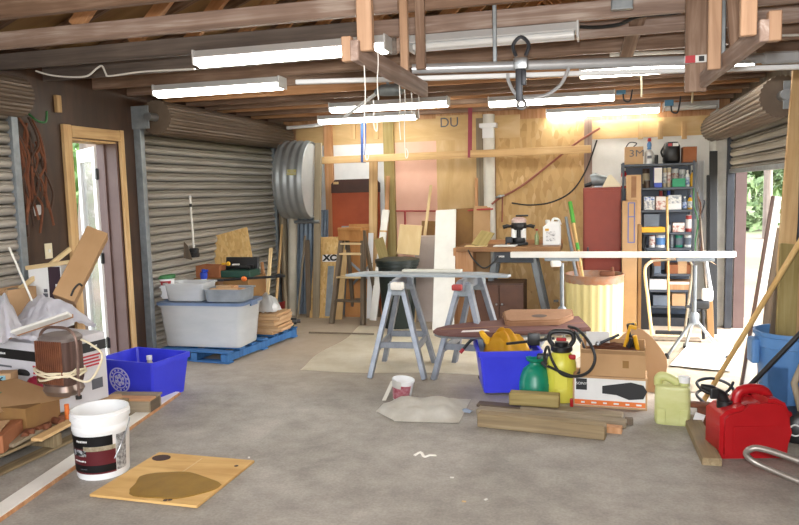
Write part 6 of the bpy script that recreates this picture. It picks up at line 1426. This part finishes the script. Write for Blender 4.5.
# red fuel can
p0, p1 = F(716, 461), F(779, 460); mid = (p0+p1)/2
t = thing('fuel_can', 'red plastic fuel can with a black spout on the concrete', 'fuel can', (mid.x+.012, mid.y+.13, 0), math.atan2(p1.y-p0.y, p1.x-p0.x))
gw, gd, gh = .37, .23, .27
W2 = gw/2
prof = [(-W2+.02, 0), (W2-.02, 0), (W2, .02), (W2+.012, .15), (W2+.008, .25), (W2-.02, .31), (W2-.07, .335), (.075, .335), (.065, .295), (-.045, .285), (-.055, .30), (-W2+.04, .275), (-W2, .24), (-W2, .02)]
MB().prism(prof, -gd/2, gd/2, Matrix.Rotation(PI/2, 4, 'X'), .022).obj('can_body', M['red'], t, ang=60)
hb = t.children[0]
MB().tube(smooth([(-.06, 0, .28), (-.05, 0, .335), (-.02, 0, .36), (.05, 0, .365), (.10, 0, .345), (.12, 0, .31)], 5), .026, 12, sy=1.1).obj('handle', M['red'], t)
MB().box((W2+.006, 0, .155), (.02, .05, .10), .008).obj('hand_slot', M['ink'], t, smooth=False)
MB().prism([(-.12, .04), (.12, .04), (.12, .19), (-.12, .19)], gd/2, gd/2+.006, Matrix.Rotation(PI/2, 4, 'X'), .004).obj('front_panel', M['red'], t, smooth=False)
MB().prism([(-.03, .31), (.10, .315), (.12, .345), (-.02, .345)], -.03, .03, Matrix.Rotation(PI/2, 4, 'X')).obj('handle_recess', M['ink'], t, smooth=False) if False else None
MB().cyl((-.12, 0, .26), (-.12, 0, .30), .042, n=20).obj('neck_ring', M['black'], t)
MB().tube([(-.12, 0, .29), (-.14, 0, .33), (-.20, 0, .37), (-.25, 0, .385)], [.03, .032, .024, .014], 14).obj('spout', M['black'], t)
MB().box((-.19, -.03, .35), (.05, .02, .06), .008).obj('spout_lever', M['black'], t, smooth=False)
# cables and brackets behind the can
p = F(715, 410)
cable('coiled_cable', [p+V(.11*math.cos(q)*(1+.1*math.sin(3*q)), .08*math.sin(q), .05+.012*q+.05*math.sin(q)) for q in [i*.5 for i in range(26)]], .010, M['dark_steel'], 'black cable coiled behind the red fuel can', 'cable')
t = thing('cable_plug', 'dark bracket with a white tag beside the coiled cable', 'bracket', F(703, 425)); MB().box((0, 0, .06), (.07, .05, .12), .01).box((.0, 0, .13), (.16, .06, .03), .008).obj('bracket_body', M['rust'], t); MB().box((-.03, -.035, .05), (.06, .006, .07), .002, rot=Matrix.Rotation(.3, 3, 'Y')).obj('white_tag', M['paper'], t, smooth=False)
M['bent'] = mat('brown_grey_tube', '#807870', '#9a928a', rough=.35, metal=.5)
# bent grey tube of a hand cart
a = F(799, 462, .20)
t = thing('cart_frame', 'bent grey metal tube frame at the bottom right beside the fuel can', 'tube frame', (F(752, 455, .15).x, F(752, 470, .1).y-.02, 0))
MB().tube(smooth([(.62, -.22, .06), (.30, -.06, .055), (.06, .07, .10), (-.02, .10, .14), (-.01, .09, .18), (.06, .07, .19), (.30, -.05, .155), (.62, -.2, .15)], 7), .016, 12).obj('bent_tube', M['bent'], t)
MB().tube([(.30, -.06, .055), (.30, -.06, .02)], .016, 10).tube([(.50, -.16, .06), (.50, -.16, .0)], .016).obj('leg_tube', M['galv'], t)
# black machine with a white ring
p = F(795, 446)
t = thing('floor_machine', 'black machine with a white ring mark at the right edge', 'machine', (p.x+.12, p.y+.15, 0))
MB().rings([rr(.17, .12, 0), rr(.18, .13, .03), rr(.18, .13, .12), rr(.15, .11, .16)]).obj('machine_body', M['black'], t, ang=50)
MB().lathe([(.028, 0), (.036, 0), (.036, .004), (.028, .004), (.028, 0)], 24, cap0=False, cap1=False).obj('ring_mark', M['paper'], t); o = bpy.data.objects['ring_mark']; o.rotation_euler = RX; o.location = (-.115, -.128, .085)
o = MB().ball((0, 0, 0), .018).obj('red_knob', M['red'], t); o.location = (-.14, -.08, .165)
MB().tube([(-.05, 0, .14), (-.09, .03, .32), (.0, .06, .55)], .02, 10).obj('handle_bar', M['gray_wood'], t)
# blue trash can with timber standing in it
bcx, bcy = 1.12, 4.94
bcx = (A(757, 370, 4.85).x)+.222; bcy = 5.0
t = thing('trash_can', 'light blue plastic trash can holding lumber at the right edge', 'trash can', (bcx, bcy, 0))
R1 = .205; H1 = A(775, 331, 4.95).z
MB().lathe([(R1*.80, 0), (R1*.82, .02), (R1*.97, H1-.10), (R1*1.02, H1-.095), (R1*1.02, H1-.03), (R1*1.07, H1-.025), (R1*1.07, H1), (R1*1.0, H1), (R1*.95, H1-.08), (R1*.78, .03)], 44).obj('can_body', M['blue_can'], t)
for a_ in (PI*1.03, PI*1.62):
    r_ = R1*1.08; c_ = Vector((math.cos(a_)*r_, math.sin(a_)*r_, H1-.13)); MB().box(c_, (.05, .12, .16), .015, rot=Matrix.Rotation(a_, 3, 'Z')).obj('side_handle', M['blue_can'], t, smooth=False)
for a0 in (-2.5, -1.65): MB().grid(lambda u, v: Vector((math.cos(a0+.65*u)*(R1*(.835+.10*v)+.004), math.sin(a0+.65*u)*(R1*(.835+.10*v)+.004), .08+.28*v)), 8, 2, .003).obj('moulded_panel', M['blue_can'], t)
def rise(name, lab, bx, by, top, Yt, w, t_, m, z0=.05, wd=(1, .2, 0), cat='board'):
    return plank(name, (bx, by, z0), A(top[0], top[1], Yt), w, t_, M[m], wd, lab, cat)
rise('lumber_board', 'greenish weathered board standing in the light blue trash can', bcx-.05, bcy-.04, (790, 244), 5.2, .12, .03, 'treated')
rise('lumber_board', 'pale board standing at the back of the light blue trash can', bcx+.05, bcy+.05, (797, 210), 5.35, .09, .03, 'pine')
rise('lumber_board', 'grey board standing at the left of the light blue trash can', bcx-.12, bcy+.08, (783, 262), 5.3, .07, .025, 'gray_wood_dark')
# boards leaning in the doorway
plank('lumber_stud', V(A(776, 340, 5.27).x, 5.27, 0), A(801, 70, 5.27), .10, .04, M['pine'], (1, 0, 0), 'tall pale pine stud standing in the doorway at the right edge', 'stud')
plank('lumber_board', V(A(767, 345, 5.75).x, 5.75, 0), A(783, 228, 5.85), .13, .03, M['gray_wood_dark'], (1, 0, 0), 'wide grey board leaning left of the tall pale stud', 'board')
plank('lumber_board', V(A(792, 335, 5.62).x, 5.62, 0), A(799, 150, 5.75), .14, .03, M['weathered'], (1, 0, 0), 'wide weathered board behind the blue trash can at the edge', 'board')
a = V(A(744, 398, 5.30).x, 5.30, 0); b = A(778, 197, 5.78)
t = plank('metal_trim', a, b, .045, .03, M['white'], (1, 0, 0), 'white trim strip with a brown edge leaning in the right doorway', 'trim strip')
L_ = max(v.co.z for v in t.data.vertices); MB().box((-.033, 0, L_/2), (.02, .032, L_)).obj('brown_edge', M['brown_dark'], t, smooth=False)
a = F(690, 403); a.z = .0
pole('bamboo_pole', F(703, 402)*1+V(0, 0, .0), A(806, 232, 4.62), .017, M['bamboo'], 'long yellow wooden pole slanting up across the right doorway', 'pole')
a = A(735, 393, 4.45); a.z = max(a.z, .02)
pole('black_pole', A(738, 398, 4.62), A(815, 318, 4.50), .015, M['black'], 'black pole slanting across the front of the blue trash can', 'pole')
# ================================================================== OUTSIDE, LIGHT, CAMERA
def tree(label, x, y, h, tr, cr, seed, m='leaf', n=900, lean=0, trunk=True, zc=None, name='tree', ls=.16):
    rnd = random.Random(seed); t = thing(name, label, name, (x, y, -.1))
    if trunk:
        MB().tube(smooth([(0, 0, 0), (lean*.3, .05, h*.3), (lean*.6, 0, h*.6), (lean, 0, h)], 4), [tr*(1-.5*i/12) for i in range(13)], 10).obj('trunk', M['bark'], t)
    mb = MB(); vs = []; fs = []
    zc = h*.75 if zc is None else zc
    blobs = [(Vector((rnd.gauss(lean, cr*.4), rnd.gauss(0, cr*.4), zc+rnd.gauss(0, cr*.45))), cr*rnd.uniform(.35, .6)) for _ in range(7)]
    for i in range(n):
        c, r = blobs[i % 7]; d = Vector((rnd.gauss(0, 1), rnd.gauss(0, 1), rnd.gauss(0, 1))).normalized()*r*rnd.uniform(.5, 1.05)
        p = c+d
        if p.z < .05: p.z = .05+rnd.random()*.3
        u = Vector((rnd.gauss(0, 1), rnd.gauss(0, 1), rnd.gauss(0, 1))).normalized(); w = u.orthogonal().normalized(); s = ls*rnd.uniform(.6, 1.3)
        k = len(vs); vs += [p-u*s, p+w*s*.4+u*s*.1, p+u*s, p-w*s*.4+u*s*.1]; fs.append((k, k+1, k+2, k+3))
    mb.faces(vs, fs).obj('foliage', M[m], t, smooth=False); return t
tree('pale leaning tree trunk outside the open walk-through door', -5.95, 7.2, 4.6, .17, 1.3, 1, lean=.5, zc=4.0)
tree('green bush outside the open walk-through door, left of the trunk', -7.6, 8.2, 2.2, .05, 1.3, 2, trunk=False, zc=1.6, name='bush')
tree('tall green bush behind the leaning trunk outside', -10.0, 11.2, 3, .05, 2.4, 3, trunk=False, zc=2.6, name='bush', n=1500)
tree('low green plants at the foot of the leaning trunk', -6.4, 8.3, 1, .05, .7, 4, trunk=False, zc=.5, name='bush', n=500)
tree('straight grey tree trunk seen through the half-open roll-up door', A(768, 200, 22).x, 22.0, 7.5, .13, 2.6, 5, zc=6.5)
for i, (x, y, c, z, lab) in enumerate(((A(752, 200, 27).x, 27, 2.2, 2.0, 'pale green bush just right of the mauve jamb, across the yard'), (A(778, 200, 29).x, 29, 2.6, 2.6, 'tall pale green bush behind the grey trunk across the yard')  )):
    tree(lab, x, y, 3, .05, c, 20+i, m='leaf_pale' if i % 2 == 0 else 'leaf', trunk=False, zc=z, name='bush', n=2200, ls=.26)
w = bpy.data.worlds.new('World'); SC.world = w; w.use_nodes = True; nt = w.node_tree
sky = nt.nodes.new('ShaderNodeTexSky'); sky.sky_type = 'NISHITA'; sky.sun_disc = False; sky.sun_elevation = math.radians(48); sky.sun_rotation = math.radians(80); sky.dust_density = 3; sky.ozone_density = .6
hs = nt.nodes.new('ShaderNodeHueSaturation'); hs.inputs['Saturation'].default_value = .35
nt.links.new(sky.outputs[0], hs.inputs['Color']); nt.links.new(hs.outputs[0], nt.nodes['Background'].inputs[0])
nt.nodes['Background'].inputs[1].default_value = SKY
sd = bpy.data.lights.new('sun', 'SUN'); sd.energy = SUN; sd.angle = .03; sd.color = (1, .95, .87)
so = bpy.data.objects.new('sun', sd); COL.objects.link(so); so.rotation_euler = Vector((-.62, .18, -.76)).to_track_quat('-Z', 'Y').to_euler()
fd = bpy.data.lights.new('camera_flash', 'POINT'); fd.energy = FLASH; fd.shadow_soft_size = .06; fd.color = (1, .97, .94)
fo = bpy.data.objects.new('camera_flash', fd); COL.objects.link(fo); fo.location = EYE + UP*.16 - _fw*.02
cd = bpy.data.cameras.new('camera'); cd.sensor_width = 36; cd.lens = FPX/799*36; cd.clip_start = .05
co_ = bpy.data.objects.new('camera', cd); COL.objects.link(co_)
co_.matrix_world = Matrix(((RT.x, UP.x, -_fw.x, EYE.x), (RT.y, UP.y, -_fw.y, EYE.y), (RT.z, UP.z, -_fw.z, EYE.z), (0, 0, 0, 1)))
SC.camera = co_
vs_ = SC.view_settings; vs_.view_transform = 'Standard'; vs_.look = 'None'; vs_.gamma = 1; vs_.use_curve_mapping = False; vs_.exposure = EXPO
SC.cycles.max_bounces = 8; SC.cycles.transparent_max_bounces = 12; SC.cycles.caustics_reflective = False; SC.cycles.caustics_refractive = False
SC.cycles.sample_clamp_indirect = 6
